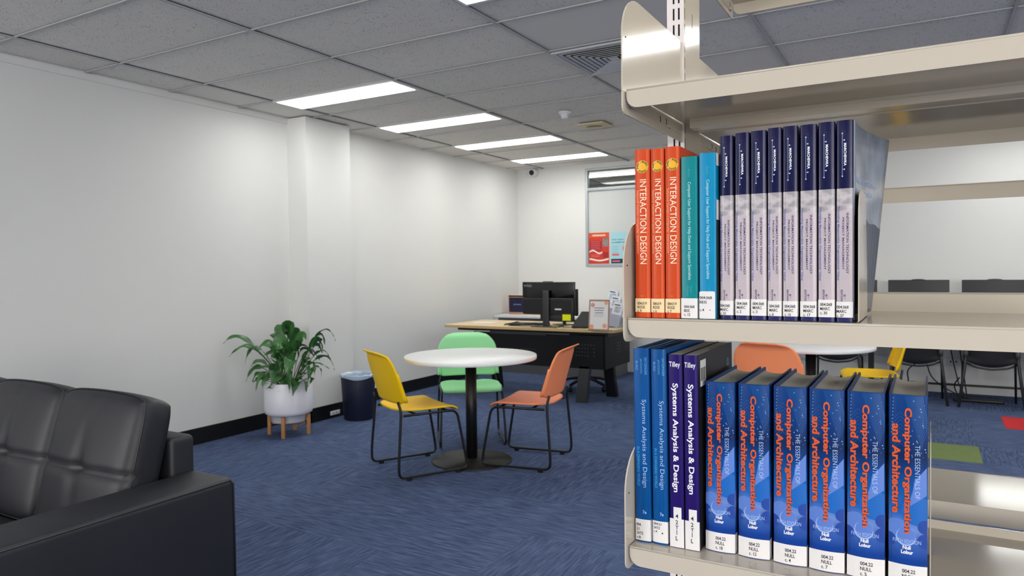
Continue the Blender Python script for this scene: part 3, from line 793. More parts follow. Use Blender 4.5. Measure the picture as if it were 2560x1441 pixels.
def sx(lastone):
    def fn(mb, w, h, d, sy):
        for s_ in (-1, 1):
            x = s_*(w/2+.00025); mb.add([(x, .0015, 0), (x, d, 0), (x, d, h), (x, .0015, h)], [(0, 1, 2, 3)], MBK)
    return fn
tilley(-.3086, -.2880, 'violet paperback, left one of the pair on the lower shelf', sx(0))
tilley(-.2872, -.2666, 'violet paperback, right one of the pair, barcode sticker on its black cover', sx(1))
# barcode sticker on the black cover of the right-hand violet book
tb = [o for o in bpy.data.objects if o.name.startswith('textbook') and 'barcode' in str(o.get('label', ''))][0]
st = MB(); x = .0103+.00035
st.box((x, .010, .2235), (x+.0001, .038, .2595), M_paper); so = st.build('barcode_sticker', tb)
st = MB(); yy = .0125; rn = random.Random(5)
while yy < .0355:
    wd = rn.choice((.0004, .0007, .0011)); st.add([(x+.0002, yy, .231), (x+.0002, yy+wd, .231), (x+.0002, yy+wd, .249), (x+.0002, yy, .249)], [(0, 1, 2, 3)], M_txtk); yy += wd+rn.choice((.0004, .0006, .0009))
txt(st, '13.', V(x+.0002, .158, .235), V(0, .014, 0), V(0, 0, .011), I_pale, 0)
st.build('sticker_print', so)
NT_ = [('Computer Organization', .36, .60, .066, .722, I_or, .03, 'D'), ('and Architecture', .09, .31, .152, .62, I_or, .03, 'D'), ('THE ESSENTIALS OF', .68, .81, .257, .535, I_pale, -.008, 'D'),
       ('FIFTH EDITION', .12, .84, .752, .772, I_pale, -.006, 'H'), ('Null', .37, .58, .784, .804, M_txtw, .04, 'H'), ('Lobur', .33, .64, .808, .828, M_txtw, .04, 'H')]
NN = [(-.2628, -.2225, '18', 'first of six, next to the violet books'), (-.2190, -.1780, '12', 'second of six, call label c. 12'), (-.1740, -.1325, '4', 'third of six, call label c. 4'),
      (-.1305, -.0885, '7', 'fourth of six, call label c. 7'), (-.0865, -.0435, '5', 'fifth of six, call label c. 5'), (-.0405, .0015, '', 'rightmost of six, against the bookend')]
for x0, x1, c, pl in NN:
    book('textbook', x0, x1, .980, Z3+.0003, .2315, .178, 0, 'thick blue hardback with orange lettering, '+pl, 'thick blue computer architecture textbooks', MNU, True, .0035, NT_, (M_paper, [(0, 1, .885, .996)], .014),
         L3('004.22', 'NULL', 'c. '+(c or '9'), .36, .40, .908, .0275, .0195))

# bookends
M_be = mat('bookend_metal', (186, 178, 166), .16, .55)
def bookend(x, y0, y1, z, h, label):
    t = thing('bookend', (x, y0, z), 0, label, 'bookend', 'steel bookends'); D = y1-y0; pts = []
    R = .028
    pts = [(0, 0), (D, 0), (D, h-R*1.2)]
    for k in range(1, 6): a = PI/2*k/5; pts.append((D-R+R*math.cos(a), h-R*1.2+R*1.2*math.sin(a)))
    for k in range(0, 6): a = PI/2*k/5; pts.append((R-R*math.sin(a), h-R*1.2+R*1.2*math.cos(a)))
    n = len(pts); vs = [(0, p[0], p[1]) for p in pts]+[(.0012, p[0], p[1]) for p in pts]
    MB().add(vs, [tuple(range(n)), tuple(reversed(range(n, 2*n)))]+[(i, n+i, n+(i+1) % n, (i+1) % n) for i in range(n)], M_be).build('upright_plate', t)
    MB().box((-.001, .0, .0001), (.0012, D, .001), M_be).build('foot_plate', t)
bookend(-.0722, .958, 1.094, Z2+.0002, .162, 'cream steel bookend holding up the navy books on the middle shelf')
bookend(.0035, .985, 1.10, Z3+.0002, .185, 'thin steel bookend at the right end of the thick blue books')

# ---------------------------------------------------------------- sofa
def leather():
    n = NT('dark_leather', .5, .5)
    a = n.noise(5, detail=2); b = n.noise(320, detail=3)
    return n.out(n.mix(a, lin((21, 22, 29)), lin((28, 29, 37))), n.math('ADD', n.math('MULTIPLY', b, .25), n.math('MULTIPLY', n.noise(9, detail=2), .6)), .16, .004)
MLE = leather()
sofa = thing('leather_sofa', (-3.0, 1.2, 0), 0, 'black leather sofa with tufted back cushions at the lower left', 'sofa')
SO = V(3.0, -1.2, 0)
def so_(mb, name, par=None):
    mb.v = [p+SO for p in mb.v]; return mb.build(name, par or sofa)
def arm(x0, x1):
    mb = MB(); mb.box((x0, .70, .07), (x1, 1.605, .62), MLE, .022); o = so_(mb, 'arm')
    s = MB()
    for xx in (x0+.004, x1-.004):
        s.tube([(xx, .72, .612), (xx, 1.585, .612), (xx, 1.598, .598), (xx, 1.6, .09)], .0035, MLE, 8)
    so_(s, 'piping', o)
arm(-2.213, -2.000); arm(-3.87, -3.66)
so_(MB().box((-3.66, 1.515, .07), (-2.213, 1.612, .742), MLE, .02).box((-3.66, 1.42, .07), (-2.213, 1.53, .60), MLE, .02), 'back_frame')
so_(MB().box((-3.66, .74, .10), (-2.213, 1.45, .30), MLE, .02), 'seat_base')
def cushion_mesh(w, h, d, mb, M, tuft=True):
    # front face is -y; superelliptic pillow with tuft grooves
    nu, nv = 36, 32
    def prof(u, v):      # u,v in 0..1 across the face
        a, b = 2*u-1, 2*v-1
        return (1-abs(a)**5)*(1-abs(b)**5)
    def front(u, v):
        a, b = 2*u-1, 2*v-1
        e = (1-abs(a)**9)**.5*(1-abs(b)**9)**.5
        bul = .028*(1-a*a)*(1-b*b)
        y = -d/2*(.62+.38*e)-bul
        if tuft:
            y += .015*math.exp(-((u-.5)/.06)**2)*(math.exp(-((v-.46)/.30)**2)*(1 if v > .46 else .55))
            y += .014*math.exp(-((v-.46)/.022)**2)
            y += .010*math.exp(-((u-.5)/.08)**2-((v-.46)/.06)**2)
            y += .0022*math.sin(23*u+5*v)*math.exp(-((v-.46)/.08)**2)*abs(a)*(1-a**8)
        return y
    def side(u, v): return 1
    P = []
    fs = []; vs = []
    W = nu+1
    for j in range(nv+1):
        for i in range(nu+1):
            u, v = i/nu, j/nv; a, b = 2*u-1, 2*v-1
            sq = 1-.055*abs(b)**8; sw = 1-.055*abs(a)**8
            cx = a*w/2*sq*(1+.012*(1-b*b)); cz = b*h/2*sw+(.010*(1-a*a) if b > 0 else 0)*b
            vs.append((cx, front(u, v), cz))
    K = len(vs)
    for j in range(nv+1):
        for i in range(nu+1):
            p = vs[j*W+i]; u, v = i/nu, j/nv; a, b = 2*u-1, 2*v-1; vs.append((p[0]*.985, d/2*(.8+.2*(1-a**6)*(1-b**6)), p[2]*.985))
    for j in range(nv):
        for i in range(nu):
            a = j*W+i; fs.append((a, a+1, a+W+1, a+W)); fs.append((K+a, K+a+W, K+a+W+1, K+a+1))
    ringi = [i for i in range(W)]+[j*W+nu for j in range(1, nv+1)]+[nv*W+i for i in range(nu-1, -1, -1)]+[j*W for j in range(nv-1, 0, -1)]
    n = len(ringi)
    # side band with slight bulge: two rows
    o = len(vs); 
    for r in range(1, 4):
        t = r/4
        for k in ringi:
            p, q = Vector(vs[k]), Vector(vs[K+k]); c = p.lerp(q, t); s_ = 1+.018*math.sin(PI*t); vs.append((c.x*s_, c.y, c.z*s_))
    rows = [ringi]+[[o+r*n+k for k in range(n)] for r in range(3)]+[[K+k for k in ringi]]
    for r in range(4):
        for k in range(n): fs.append((rows[r][k], rows[r+1][k], rows[r+1][(k+1) % n], rows[r][(k+1) % n]))
    mb.add(vs, fs, MLE, True, M)
    return [Vector(vs[k]) for k in ringi], front, w, h
lean = math.radians(-15)
for i in range(3):
    cx = -2.4585-.485*i
    M = Matrix.Translation((cx, 1.425, .650))@Matrix.Rotation(lean, 4, 'X')
    mb = MB(); ringp, front, w_, h_ = cushion_mesh(.482, .475, .135, mb, M); c = so_(mb, 'back_cushion')
    s = MB()
    s.tube([M@(p+V(0, -.002, 0)) for p in ringp], .0028, MLE, 7, close=True)
    for dz in (-.008, .010):
        s.tube([M@V((u-.5)*w_, front(u, .46+dz/h_)-.001, (.46+dz/h_-.5)*h_) for u in [.02+.96*k/30 for k in range(31)]], .0018, MLE, 6)
    so_(s, 'piping', c)
for i in range(2):
    M = Matrix.Translation((-2.575-.725*i, 1.045, .365)); mb = MB(); mb.box((-.36, -.30, -.07), (.36, .29, .07), MLE, .04, M); so_(mb, 'seat_cushion')
for x in (-3.8, -2.07):
    for y in (.76, 1.54): so_(MB().lathe([(.018, 0), (.026, .075)], M_black, 16, M=Matrix.Translation((x, y, 0))), 'foot')

# ---------------------------------------------------------------- round tables and moulded chairs
M_baseb = mat('table_base_black', (26, 25, 26), .38, .5)
def round_table(x, y, R, H, label, grp):
    t = thing('round_table', (x, y, 0), 0, label, 'table', grp)
    MB().lathe([(0, H-.026), (R-.003, H-.026), (R, H-.023), (R, H-.003), (R-.003, H), (0, H)], M_white, 72).build('tabletop', t)
    MB().lathe([(.038, .01), (.038, H-.03)], M_black, 24).lathe([(.14, H-.032), (.14, H-.026)], M_black, 24).build('pole', t)
    MB().lathe([(0, 0), (.272, 0), (.275, .004), (.272, .009), (.05, .011), (.045, .02), (0, .02)], M_baseb, 64).build('base', t)
round_table(-2.69, 4.09, .45, .722, 'round white table on a black pedestal among the yellow, green and orange chairs', 'round white tables')
round_table(-.745, 5.70, .435, .722, 'round white table half hidden behind the bookshelf, beside the second orange chair', 'round white tables')

chair_cache = {}
def chair(x, y, ang, rgb, colname, label):
    t = thing('sled_chair', (x, y, 0), ang-PI/2, label, 'chair', 'moulded plastic sled chairs')
    m = mat(colname+'_plastic', rgb, .5, .28, bump=.04, bscale=500)
    if 'tb' not in chair_cache:
        f = MB()
        for s in (-1, 1):
            X = s*.232
            # back post + rear leg
            f.tube([(X*.90, -.226, .490), (X*.97, -.212, .43), (X*1.03, -.238, .10), (X*1.03, -.235, .0205), (X*1.03, .235, .0205), (X*1.02, .225, .10), (X*.96, .170, .402), (X*.96, -.195, .402)], .0085, M_black, 10, .05)
        f.tube([(-.222, .12, .398), (.222, .12, .398)], .007, M_black, 8); f.tube([(-.222, -.10, .398), (.222, -.10, .398)], .007, M_black, 8)
        fo = f.build('sled_frame', t); chair_cache['tb'] = fo
        g_ = MB()
        for s in (-1, 1):
            for yy in (-.17, .17): g_.box((s*.239-.009, yy-.016, 0), (s*.239+.009, yy+.016, .016), M_black, .002)
        go = g_.build('glide', fo)
    else: cp(chair_cache['tb'], t)
    # backrest shell
    H0, H1, hw, r = .472, .795, .238, .130
    def back(u, v):
        z = H0+(H1-H0)*v; a = 2*u-1
        d = z-(H1-r); wv = hw-.010*v
        if d > 0: wv = wv-r+math.sqrt(max(0, r*r-d*d))*1.0
        e = .05-(z-H0)
        if e > 0: wv = wv-.045*(1-math.sqrt(max(0, 1-(e/.05)**2)))
        xx = a*wv
        roll = max(0, (v-.90)/.10)
        yy = -.224-.066*v+.045*(abs(xx)/hw)**2.2*(1-.75*v)-.05*roll**1.5
        return V(xx, yy, z)
    bm = MB(); bm.surf(back, 28, 26, .009, m)
    # thickened lower side flanges
    for s in (-1, 1):
        bm.surf(lambda u, v, s=s: V(s*(hw-.028+.030*u)*(1-.006*v), -.224-.066*(v*.58)+.045*((hw-.028+.030*u)/hw)**2.2*(1-.44*v)+.002, H0+.012+(H1-H0)*.55*v), 4, 8, .014, m)
    bm.build('backrest', t)
    def seat(u, v):      # v: 0 rear -> 1 front
        a = 2*u-1; yy = -.215+.400*v; rr_ = .15; wv = .225
        d = rr_-(yy+.215)
        if d > 0: wv = wv-rr_*.75*(1-math.sqrt(max(0, 1-(d/rr_)**2)))
        fr = max(0, (v-.86)/.14); wv -= .012*fr
        zz = .425-.012*math.cos(PI*a/2)*math.sin(PI*min(1, v*1.05))-.026*fr**1.7+.006*abs(a)**3
        return V(a*wv, yy, zz)
    MB().surf(seat, 26, 26, .011, m).build('seat', t)
    return t
YEL, ORA, GRN = (255, 208, 4), (255, 152, 104), (150, 226, 162)
chair(-2.900, 3.775, math.radians(61), YEL, 'yellow', 'yellow plastic sled chair left of the round table by the bin')
chair(-2.345, 4.255, math.radians(189), ORA, 'orange', 'coral orange plastic sled chair right of the round table, in front of the desk')
chair(-3.005, 4.56, math.radians(-52), GRN, 'green', 'mint green plastic sled chair behind the round table, facing forward')
chair(-.875, 5.25, math.radians(77), ORA, 'orange', 'coral orange plastic chair seen from behind under the middle book shelf')
chair(-.42, 6.46, math.radians(189), YEL, 'yellow', 'yellow plastic chair seen edge-on behind the thick blue books')

# ---------------------------------------------------------------- plant, stand, bin
M_pot = mat('white_pot', (226, 226, 234), .4, .4); M_wood = mat('bamboo', (176, 126, 78), .5, .4, noise=.15, nscale=30, stretch=(8, 8, 1))
PX, PY = -4.425, 4.075
ps = thing('plant_stand', (PX, PY, 0), -.244, 'wooden four-legged stand under the white plant pot', 'plant stand')
for k in range(4):
    a = PI/4+k*PI/2; Mx = Matrix.Rotation(a, 4, 'Z')
    MB().box((.141, -.014, 0), (.169, .014, .165), M_wood, .003, Mx).build('leg', ps)
MB().box((-.13, -.012, .085), (.13, .012, .105), M_wood, .002, Matrix.Rotation(PI/4, 4, 'Z')).box((-.13, -.011, .087), (.13, .011, .107), M_wood, .002, Matrix.Rotation(-PI/4, 4, 'Z')).build('crossbar', ps)
pp = thing('potted_plant', (PX, PY, .108), 0, 'leafy green peace lily in a round white pot on a wooden stand', 'plant')
MB().lathe([(0, 0), (.125, 0), (.135, .008), (.138, .062), (.165, .064), (.182, .075), (.187, .10), (.187, .318), (.182, .32), (.172, .318), (.172, .27), (0, .27)], M_pot, 48).build('pot', pp)
MB().lathe([(0, .285), (.171, .278)], mat('potting_soil', (58, 40, 28), .95, .1, noise=.4, nscale=80, bump=.6, bscale=120), 32, cap=False).build('soil', pp)
def leafmat():
    n = NT('glossy_leaf', .33, .5); a = n.noise(6, detail=3)
    return n.out(n.mix(n.ramp(a, .3, .7), lin((34, 78, 34)), lin((74, 126, 66))), n.noise(60, n.n('Mapping', {0: n.co, 3: (1, 1, 3)}).outputs[0]), .2)
MLF = leafmat(); M_stem = mat('leaf_stem', (60, 100, 48), .5, .4)
rv, fv = V(.866, .5, 0), V(-.5, .866, 0)       # across the view and away from it, used only to lay the leaves out round the pot
fol = MB(); stm = MB()
def leaf(ax, az, tx, tz, dep, wd, bx=0, start=.38):
    base = rv*bx+fv*(dep*.15)+V(0, 0, .28); apex = rv*ax+fv*(dep*.8)+V(0, 0, az); tip = rv*tx+fv*dep+V(0, 0, tz)
    def q(t): return base*(1-t)**2+apex*(2*t*(1-t))+tip*t*t
    stm.tube([q(start*1.05*k/8) for k in range(9)], .0028, M_stem, 6)
    n = 16; vs = []; fs = []
    for i in range(n+1):
        t = start+(1-start)*i/n; p = q(t); d = (q(min(1, t+.01))-q(max(0, t-.01))).normalized()
        sd_ = d.cross(V(0, 0, 1)); sd_ = sd_.normalized() if sd_.length > .05 else rv.copy()
        # turn blades a little toward the room so their faces show
        nrm = sd_.cross(d).normalized(); k = i/n
        ww = wd*(math.sin(PI*min(1, k**.72)))**1.15+.0006
        ro = leaf.roll
        sd2 = (sd_*math.cos(ro)+nrm*math.sin(ro)).normalized(); n2 = sd2.cross(d)
        rip = .004*math.sin(k*14+tx*40)
        vs += [p-sd2*ww+n2*(ww*.28+rip), p-sd2*ww*.5+n2*ww*.10, p, p+sd2*ww*.5+n2*ww*.10, p+sd2*ww+n2*(ww*.28-rip)]
    for i in range(n):
        for j in range(4): a = i*5+j; fs.append((a, a+1, a+6, a+5))
    fol.add(vs, fs, MLF, True)
leaf.roll = .3
S_ = 1/316
def LP(apx, apy, tx, ty, dep, wd, bx=0, roll=.3):   # offsets measured from the pot's rim centre at (725, 955)
    z0 = .315
    bez = (apx-725)*S_*1.0, z0+(955-apy)*S_
    tip = (tx-725)*S_, z0+(955-ty)*S_
    base = bx, .28
    # control point so that the curve passes the apex midway
    cx = 2*bez[0]-.5*(base[0]+tip[0]); cz = 2*bez[1]-.5*(base[1]+tip[1])
    leaf.roll = roll; leaf(cx, cz, tip[0], tip[1], dep, wd, bx)
rl = random.Random(21)
for a in ((640, 850, 583, 852, -.16, .020, -.02, .5), (655, 868, 597, 884, -.16, .018, -.03, -.3), (672, 905, 640, 916, -.10, .030, -.04, .2), (664, 915, 632, 948, -.12, .020, -.05, .5), (672, 928, 652, 947, -.15, .018, -.05, .2),
          (690, 868, 655, 873, -.05, .030, -.02, .6), (700, 840, 690, 850, .05, .045, -.02, .9), (712, 832, 735, 842, .10, .050, 0, .8), (735, 850, 748, 842, .08, .040, 0, 1.0), (752, 858, 770, 850, .02, .040, .01, -.8),
          (800, 836, 843, 854, .04, .012, .03, .3), (790, 848, 812, 866, .08, .018, .03, .4), (790, 858, 815, 880, -.02, .028, .03, .5), (800, 884, 833, 893, -.05, .018, .04, .2), (808, 893, 845, 925, -.04, .018, .04, .5),
          (785, 905, 800, 935, -.10, .022, .04, .4), (775, 912, 790, 938, -.14, .022, .03, .5), (795, 918, 813, 942, -.05, .014, .04, .4), (765, 932, 797, 942, -.13, .014, .03, .2), (770, 944, 785, 973, -.17, .030, .03, .7),
          (705, 880, 715, 912, -.16, .045, -.02, .9), (722, 885, 735, 915, -.17, .040, 0, .7), (742, 882, 745, 925, -.14, .040, .02, -.8), (710, 915, 700, 950, -.17, .035, -.02, .6), (690, 935, 678, 963, -.17, .018, -.03, .5), (735, 925, 752, 958, -.18, .022, .02, .4),
          (718, 860, 700, 880, -.08, .045, 0, 1.0), (745, 868, 760, 890, -.08, .035, .02, .9), (700, 900, 672, 900, .1, .030, -.02, .3), (760, 890, 790, 895, .12, .028, .02, .3), (730, 940, 722, 962, -.18, .016, 0, .4),
          (680, 885, 660, 900, .12, .030, -.02, .4), (775, 875, 800, 888, .14, .026, .03, .4), (730, 870, 725, 860, .15, .04, 0, .7), (665, 945, 660, 955, -.1, .018, -.05, .3)):
    a = list(a); a[5] *= 1.45; LP(*a)
    b = list(a); k_ = rl.uniform(-1, 1)
    for q_ in (0, 2): b[q_] = 725+(b[q_]-725)*rl.uniform(.55, .92)+rl.uniform(-12, 12)
    for q_ in (1, 3): b[q_] += rl.uniform(-4, 26)
    b[4] = max(-.2, b[4]-.04+.05*k_); b[5] *= .85; b[7] = rl.uniform(.2, .9); LP(*b)
fol.build('foliage', pp); stm.build('stem', pp)

bn = thing('waste_bin', (-4.345, 4.80, 0), 0, 'tall dark navy waste bin with a pale liner beside the plant', 'bin')
M_bin = mat('navy_bin_plastic', (26, 30, 54), .5, .4)
MB().lathe([(0, .003), (.122, .0), (.128, .01), (.128, .035), (.131, .038), (.150, .385), (.147, .392), (.143, .385), (.122, .02), (0, .02)], M_bin, 48).build('bucket', bn)
M_lin = mat('liner_film', (168, 190, 214), .3, .5, trans=.15)
lm = MB(); n = 64; vs = []; fs = []
prof = [(.118, .20), (.132, .34), (.141, .397), (.153, .400), (.1565, .388), (.157, .368)]
for j, (r, z) in enumerate(prof):
    for k in range(n):
        a = 2*PI*k/n; wv = .0012*math.sin(9*a+j)+.0009*math.sin(23*a+2*j); zz = z+(.010*math.sin(3*a+1) if j == 5 else 0)+(.004*math.sin(11*a) if j in (2, 3) else 0)
        vs.append(((r+(wv if j != 1 else 0))*math.cos(a), (r+(wv if j != 1 else 0))*math.sin(a), zz))
for j in range(len(prof)-1):
    for k in range(n): a, b = j*n+k, j*n+(k+1) % n; fs.append((a, b, b+n, a+n))
lm.add(vs, fs, M_lin, True); lm.build('liner', bn)
ol = thing('wall_outlet', (CO_X+.014, 4.72, .045), 0, 'small white power outlet on the black skirting behind the bin', 'power outlet')
MB().box((0, -.045, -.018), (.010, .07, .018), M_sd, .003).build('plate', ol)
MB().box((.0095, -.02, -.006), (.0108, -.014, .006), M_dark).box((.0095, .02, -.006), (.0108, .026, .006), M_dark).build('socket', ol)

# ---------------------------------------------------------------- reception desk
M_oak = mat('pale_maple_laminate', (214, 190, 146), .4, .4, noise=.05, nscale=8, stretch=(1, 10, 1)); M_oake = mat('maple_edge', (186, 158, 112), .45, .4)
DXL, DXR, DYF, DYB, DZ = -4.43, -2.50, 6.20, 7.0, .725
dk = thing('office_desk', ((DXL+DXR)/2, 6.6, 0), 0, 'maple-topped service desk with black metal legs and modesty panels by the far wall', 'desk')
DO = V(-(DXL+DXR)/2, -6.6, 0)
def dd(mb, name, par=None):
    mb.v = [p+DO for p in mb.v]; return mb.build(name, par or dk)
def rrect(x0, y0, x1, y1, r, n=6):
    out = []
    for cx, cy, a0 in ((x1-r, y0+r, -PI/2), (x1-r, y1-r, 0), (x0+r, y1-r, PI/2), (x0+r, y0+r, PI)):
        for k in range(n+1): a = a0+PI/2*k/n; out.append((cx+r*math.cos(a), cy+r*math.sin(a)))
    return out
top = MB(); pts = rrect(DXL, DYF, DXR, DYB, .06); n = len(pts)
top.add([(p[0], p[1], DZ) for p in pts]+[(p[0], p[1], DZ-.026) for p in pts], [tuple(range(n)), tuple(reversed(range(n, 2*n)))], M_oak)
top.add([(p[0], p[1], DZ) for p in pts]+[(p[0], p[1], DZ-.026) for p in pts], [(i, n+i, n+(i+1) % n, (i+1) % n) for i in range(n)], M_oake, True)
dd(top, 'desktop')
for x in (-2.92, -2.70): dd(MB().lathe([(.028, 0), (.028, .0015), (0, .002)], M_black, 24, M=Matrix.Translation((x-.02, 6.30, DZ))), 'grommet')
M_dsk = mat('desk_black_steel', (9, 10, 14), .5, .3); M_dsg = mat('desk_grey_steel', (52, 54, 56), .5, .45)
def plate_leg(x, y, s):
    mb = MB(); w0, w1 = .075, .06
    vs = []
    for z, c, hw in ((0, s*.05, .055), (.30, s*.01, .06), (.66, 0, .075)):
        for dx in (-.012, .012):
            for dy in (-hw, hw): vs.append((x+dx+ (0), y+c+dy, z))
    fs = []
    for k in (0, 4): fs += [(k, k+1, k+5, k+4), (k+2, k+6, k+7, k+3), (k, k+4, k+6, k+2), (k+1, k+3, k+7, k+5)]
    fs += [(0, 2, 3, 1), (8, 9, 11, 10)]
    return mb.add(vs, fs, M_dsk)
for (x, y, s) in ((-2.86, 6.36, -.3), (-2.80, 6.80, .4), (-4.15, 6.36, -.3), (-4.15, 6.80, .4)):
    mb = MB(); sg = 1 if x > -3.5 else -1
    mb.box((-.055, -.03, 0), (.055, .03, .36), M_dsg if y < 6.5 else M_dsk, .004, Matrix.Translation((x, y, 0))@Matrix.Shear('XY', 4, (0, 0)))
    for v_ in mb.v: v_.x += (-.06*sg if y < 6.5 else .05*sg)*(1-v_.z/.36)*-1*0+( -.04*(1-v_.z/.36) if y < 6.5 else .04*(1-v_.z/.36))
    dd(mb, 'leg')
mp = MB(); mp.box((-4.12, 6.33, .335), (-2.66, 6.345, .655), M_dsk)
for r in range(4):
    for c in range(7):
        if c == 5 and r > 0: continue
        mp.lathe([(.007, 0), (.007, .001), (0, .0012)], M_dsg, 10, M=Matrix.Translation((-2.94+c*.031, 6.329, .565-r*.035))@Matrix.Rotation(PI/2, 4, 'X'))
    for c in range(6): mp.lathe([(.007, 0), (.007, .001), (0, .0012)], M_dsg, 10, M=Matrix.Translation((-3.55+c*.031, 6.329, .50-r*.035))@Matrix.Rotation(PI/2, 4, 'X'))
dd(mp, 'modesty_panel')
sp2 = MB(); sp2.box((-2.66, 6.345, .335), (-2.645, 6.99, .655), M_dsk)
for yy in (6.62, 6.86):
    for r in range(4): sp2.box((-2.646, yy, .56-r*.03), (-2.643, yy+.11, .568-r*.03), M_dsg)
dd(sp2, 'side_panel')
dd(MB().box((-2.60, 6.30, .655), (-2.575, 6.86, .695), M_dsg).box((-4.3, 6.30, .668), (-2.6, 6.36, .699), M_dsk).box((-3.9, 6.295, .645), (-3.25, 6.31, .672), M_dsg), 'under_frame')
# computer on the desk
mo = thing('desktop_monitor', (-3.262, 6.38, DZ), 0, 'large black monitor seen from behind on the maple desk, yellow note at its foot', 'monitor')
M_gl = mat('glossy_black', (8, 8, 9), .08, .6); M_mt = mat('matte_black_plastic', (30, 31, 34), .5, .4); M_mt2 = mat('stand_grey', (44, 44, 47), .4, .5)
h0 = MB(); h0.box((-.285, -.02, .285), (.287, .01, .445), M_gl, .004); h0.box((-.285, .0, .12), (.287, .02, .445), M_mt, .004)
h0.build('upper_back', mo)
h1 = MB(); h1.box((-.275, -.035, .125), (.283, .002, .285), M_mt, .006); h1.box((-.275, -.042, .272), (.283, -.03, .285), M_mt2, .003); h1.box((-.265, -.04, .148), (-.02, -.034, .262), M_blackpl); h1.box((.02, -.04, .148), (.26, -.034, .262), M_blackpl)
lb = h1.build('lower_housing', mo)
MB().box((.09, -.0425, .170), (.160, -.0405, .184), M_paper).build('asset_label', mo)
h2 = MB(); h2.box((-.08, -.03, .065), (.285, .0, .125), M_mt, .004)
for k in range(4): h2.box((.03+k*.045, -.032, .09), (.06+k*.045, -.03, .108), M_mt2)
h2.build('port_panel', mo)
MB().box((-.035, -.065, .0), (.032, -.045, .36), M_mt2, .005).build('stand_column', mo)
MB().box((-.14, -.12, 0), (.13, .08, .010), M_mt2, .004).build('stand_base', mo)
tm = MB(); txt(tm, 'MSI', V(-.262, -.0206, .395), V(.082, 0, 0), V(0, 0, .024), M_mt2 if False else mat('logo_grey', (120, 120, 124), .4, .5), .03); tm.build('logo', mo)
MB().box((-.06, -.01, .445), (.05, .012, .452), M_blackpl, .003).build('webcam', mo)
ny = MB().box((.17, -.038, .068), (.258, -.034, .128), mat('yellow_note', (214, 226, 20), .7, .2)).build('sticky_note'); ny.location = (-3.262, 6.38, DZ); tag(ny, 'fluorescent yellow sticky note on the back of the desk monitor', 'sticky note')
m2 = thing('second_monitor', (-3.235, 6.66, DZ), math.radians(-28), 'black monitor standing behind the large desk monitor, its right edge showing', 'monitor')
MB().box((-.24, -.012, .10), (.24, .012, .37), M_mt, .004).build('screen', m2)
MB().box((-.02, .0, 0), (.02, .02, .2), M_mt2, .004).build('stand_column', m2); MB().box((-.1, -.07, 0), (.1, .07, .008), M_mt2, .003).build('stand_base', m2)
ph = thing('desk_phone', (-2.90, 6.42, DZ), .1, 'black desk phone leaning beside the framed notice', 'phone')
ph_b = MB(); ph_b.add([(-.1, -.07, 0), (.1, -.07, 0), (.1, .08, 0), (-.1, .08, 0), (-.02, .0, .155), (.1, .0, .155), (.1, .03, .155), (-.02, .03, .155), (-.1, -.07, .015), (.1, -.07, .015)], [(0, 3, 2, 1), (4, 5, 6, 7), (0, 1, 9, 8), (8, 9, 5, 4), (2, 3, 7, 6), (0, 8, 4, 7, 3), (1, 2, 6, 5, 9)], M_blackpl); ph_b.build('body', ph)
MB().box((-.09, -.085, .02), (-.045, .06, .05), M_black, .012, Matrix.Rotation(.5, 4, 'X')@Matrix.Translation((0, .03, .0))).build('handset', ph)
# framed notice
sg = thing('notice_stand', (-2.625, 6.14, DZ), -.02, 'small framed notice with orange spots standing on the desk corner', 'notice')
MB().add([(-.103, -.004, 0), (.103, -.004, 0), (.103, .026, .285), (-.103, .026, .285), (-.103, .0, 0), (.103, .0, 0), (.103, .030, .285), (-.103, .030, .285)], [(0, 1, 2, 3), (7, 6, 5, 4), (0, 4, 5, 1), (3, 2, 6, 7), (0, 3, 7, 4), (1, 5, 6, 2)], mat('notice_frame', (150, 122, 104), .4, .4)).box((-.103, -.01, 0), (.103, .07, .004), M_glass).build('frame', sg)
def NP(x, z, o=.0006): return V(x, -.004+.030*z/.285-o, z)
pm_ = MB()
def disc(mb, c, r, m, fn, n=20): mb.add([fn(c[0]+r*math.cos(2*PI*k/n), c[1]+r*math.sin(2*PI*k/n)) for k in range(n)], [tuple(range(n))], m)
pm_.add([NP(a, b) for a, b in ((-.09, .015), (.09, .015), (.09, .27), (-.09, .27))], [(0, 1, 2, 3)], M_paper)
M_spot = mat('peach_print', (226, 160, 122), .6, .2); M_spot2 = mat('rose_print', (204, 150, 140), .6, .2)
for cx, cz, r, mm in ((-.065, .235, .021, M_spot2), (.068, .255, .018, M_spot), (-.07, .035, .022, M_spot), (.06, .045, .022, M_spot)): disc(pm_, (cx, cz), r, mm, lambda a, b: NP(a, b, .001))
for i in range(3): pm_.add([NP(a, b, .0012) for a, b in ((-.05+.004*i, .205-i*.022), (.05-.004*i, .205-i*.022), (.05-.004*i, .212-i*.022), (-.05+.004*i, .212-i*.022))], [(0, 1, 2, 3)], mat('grey_print', (110, 110, 122), .6, .2))
for i in range(3): pm_.add([NP(a, b, .001) for a, b in ((-.05, .128+i*.01), (.045, .128+i*.01), (.045, .133+i*.01), (-.05, .133+i*.01))], [(0, 1, 2, 3)], mat('pale_print', (190, 190, 192), .6, .2))
pm_.build('notice_sheet', sg)
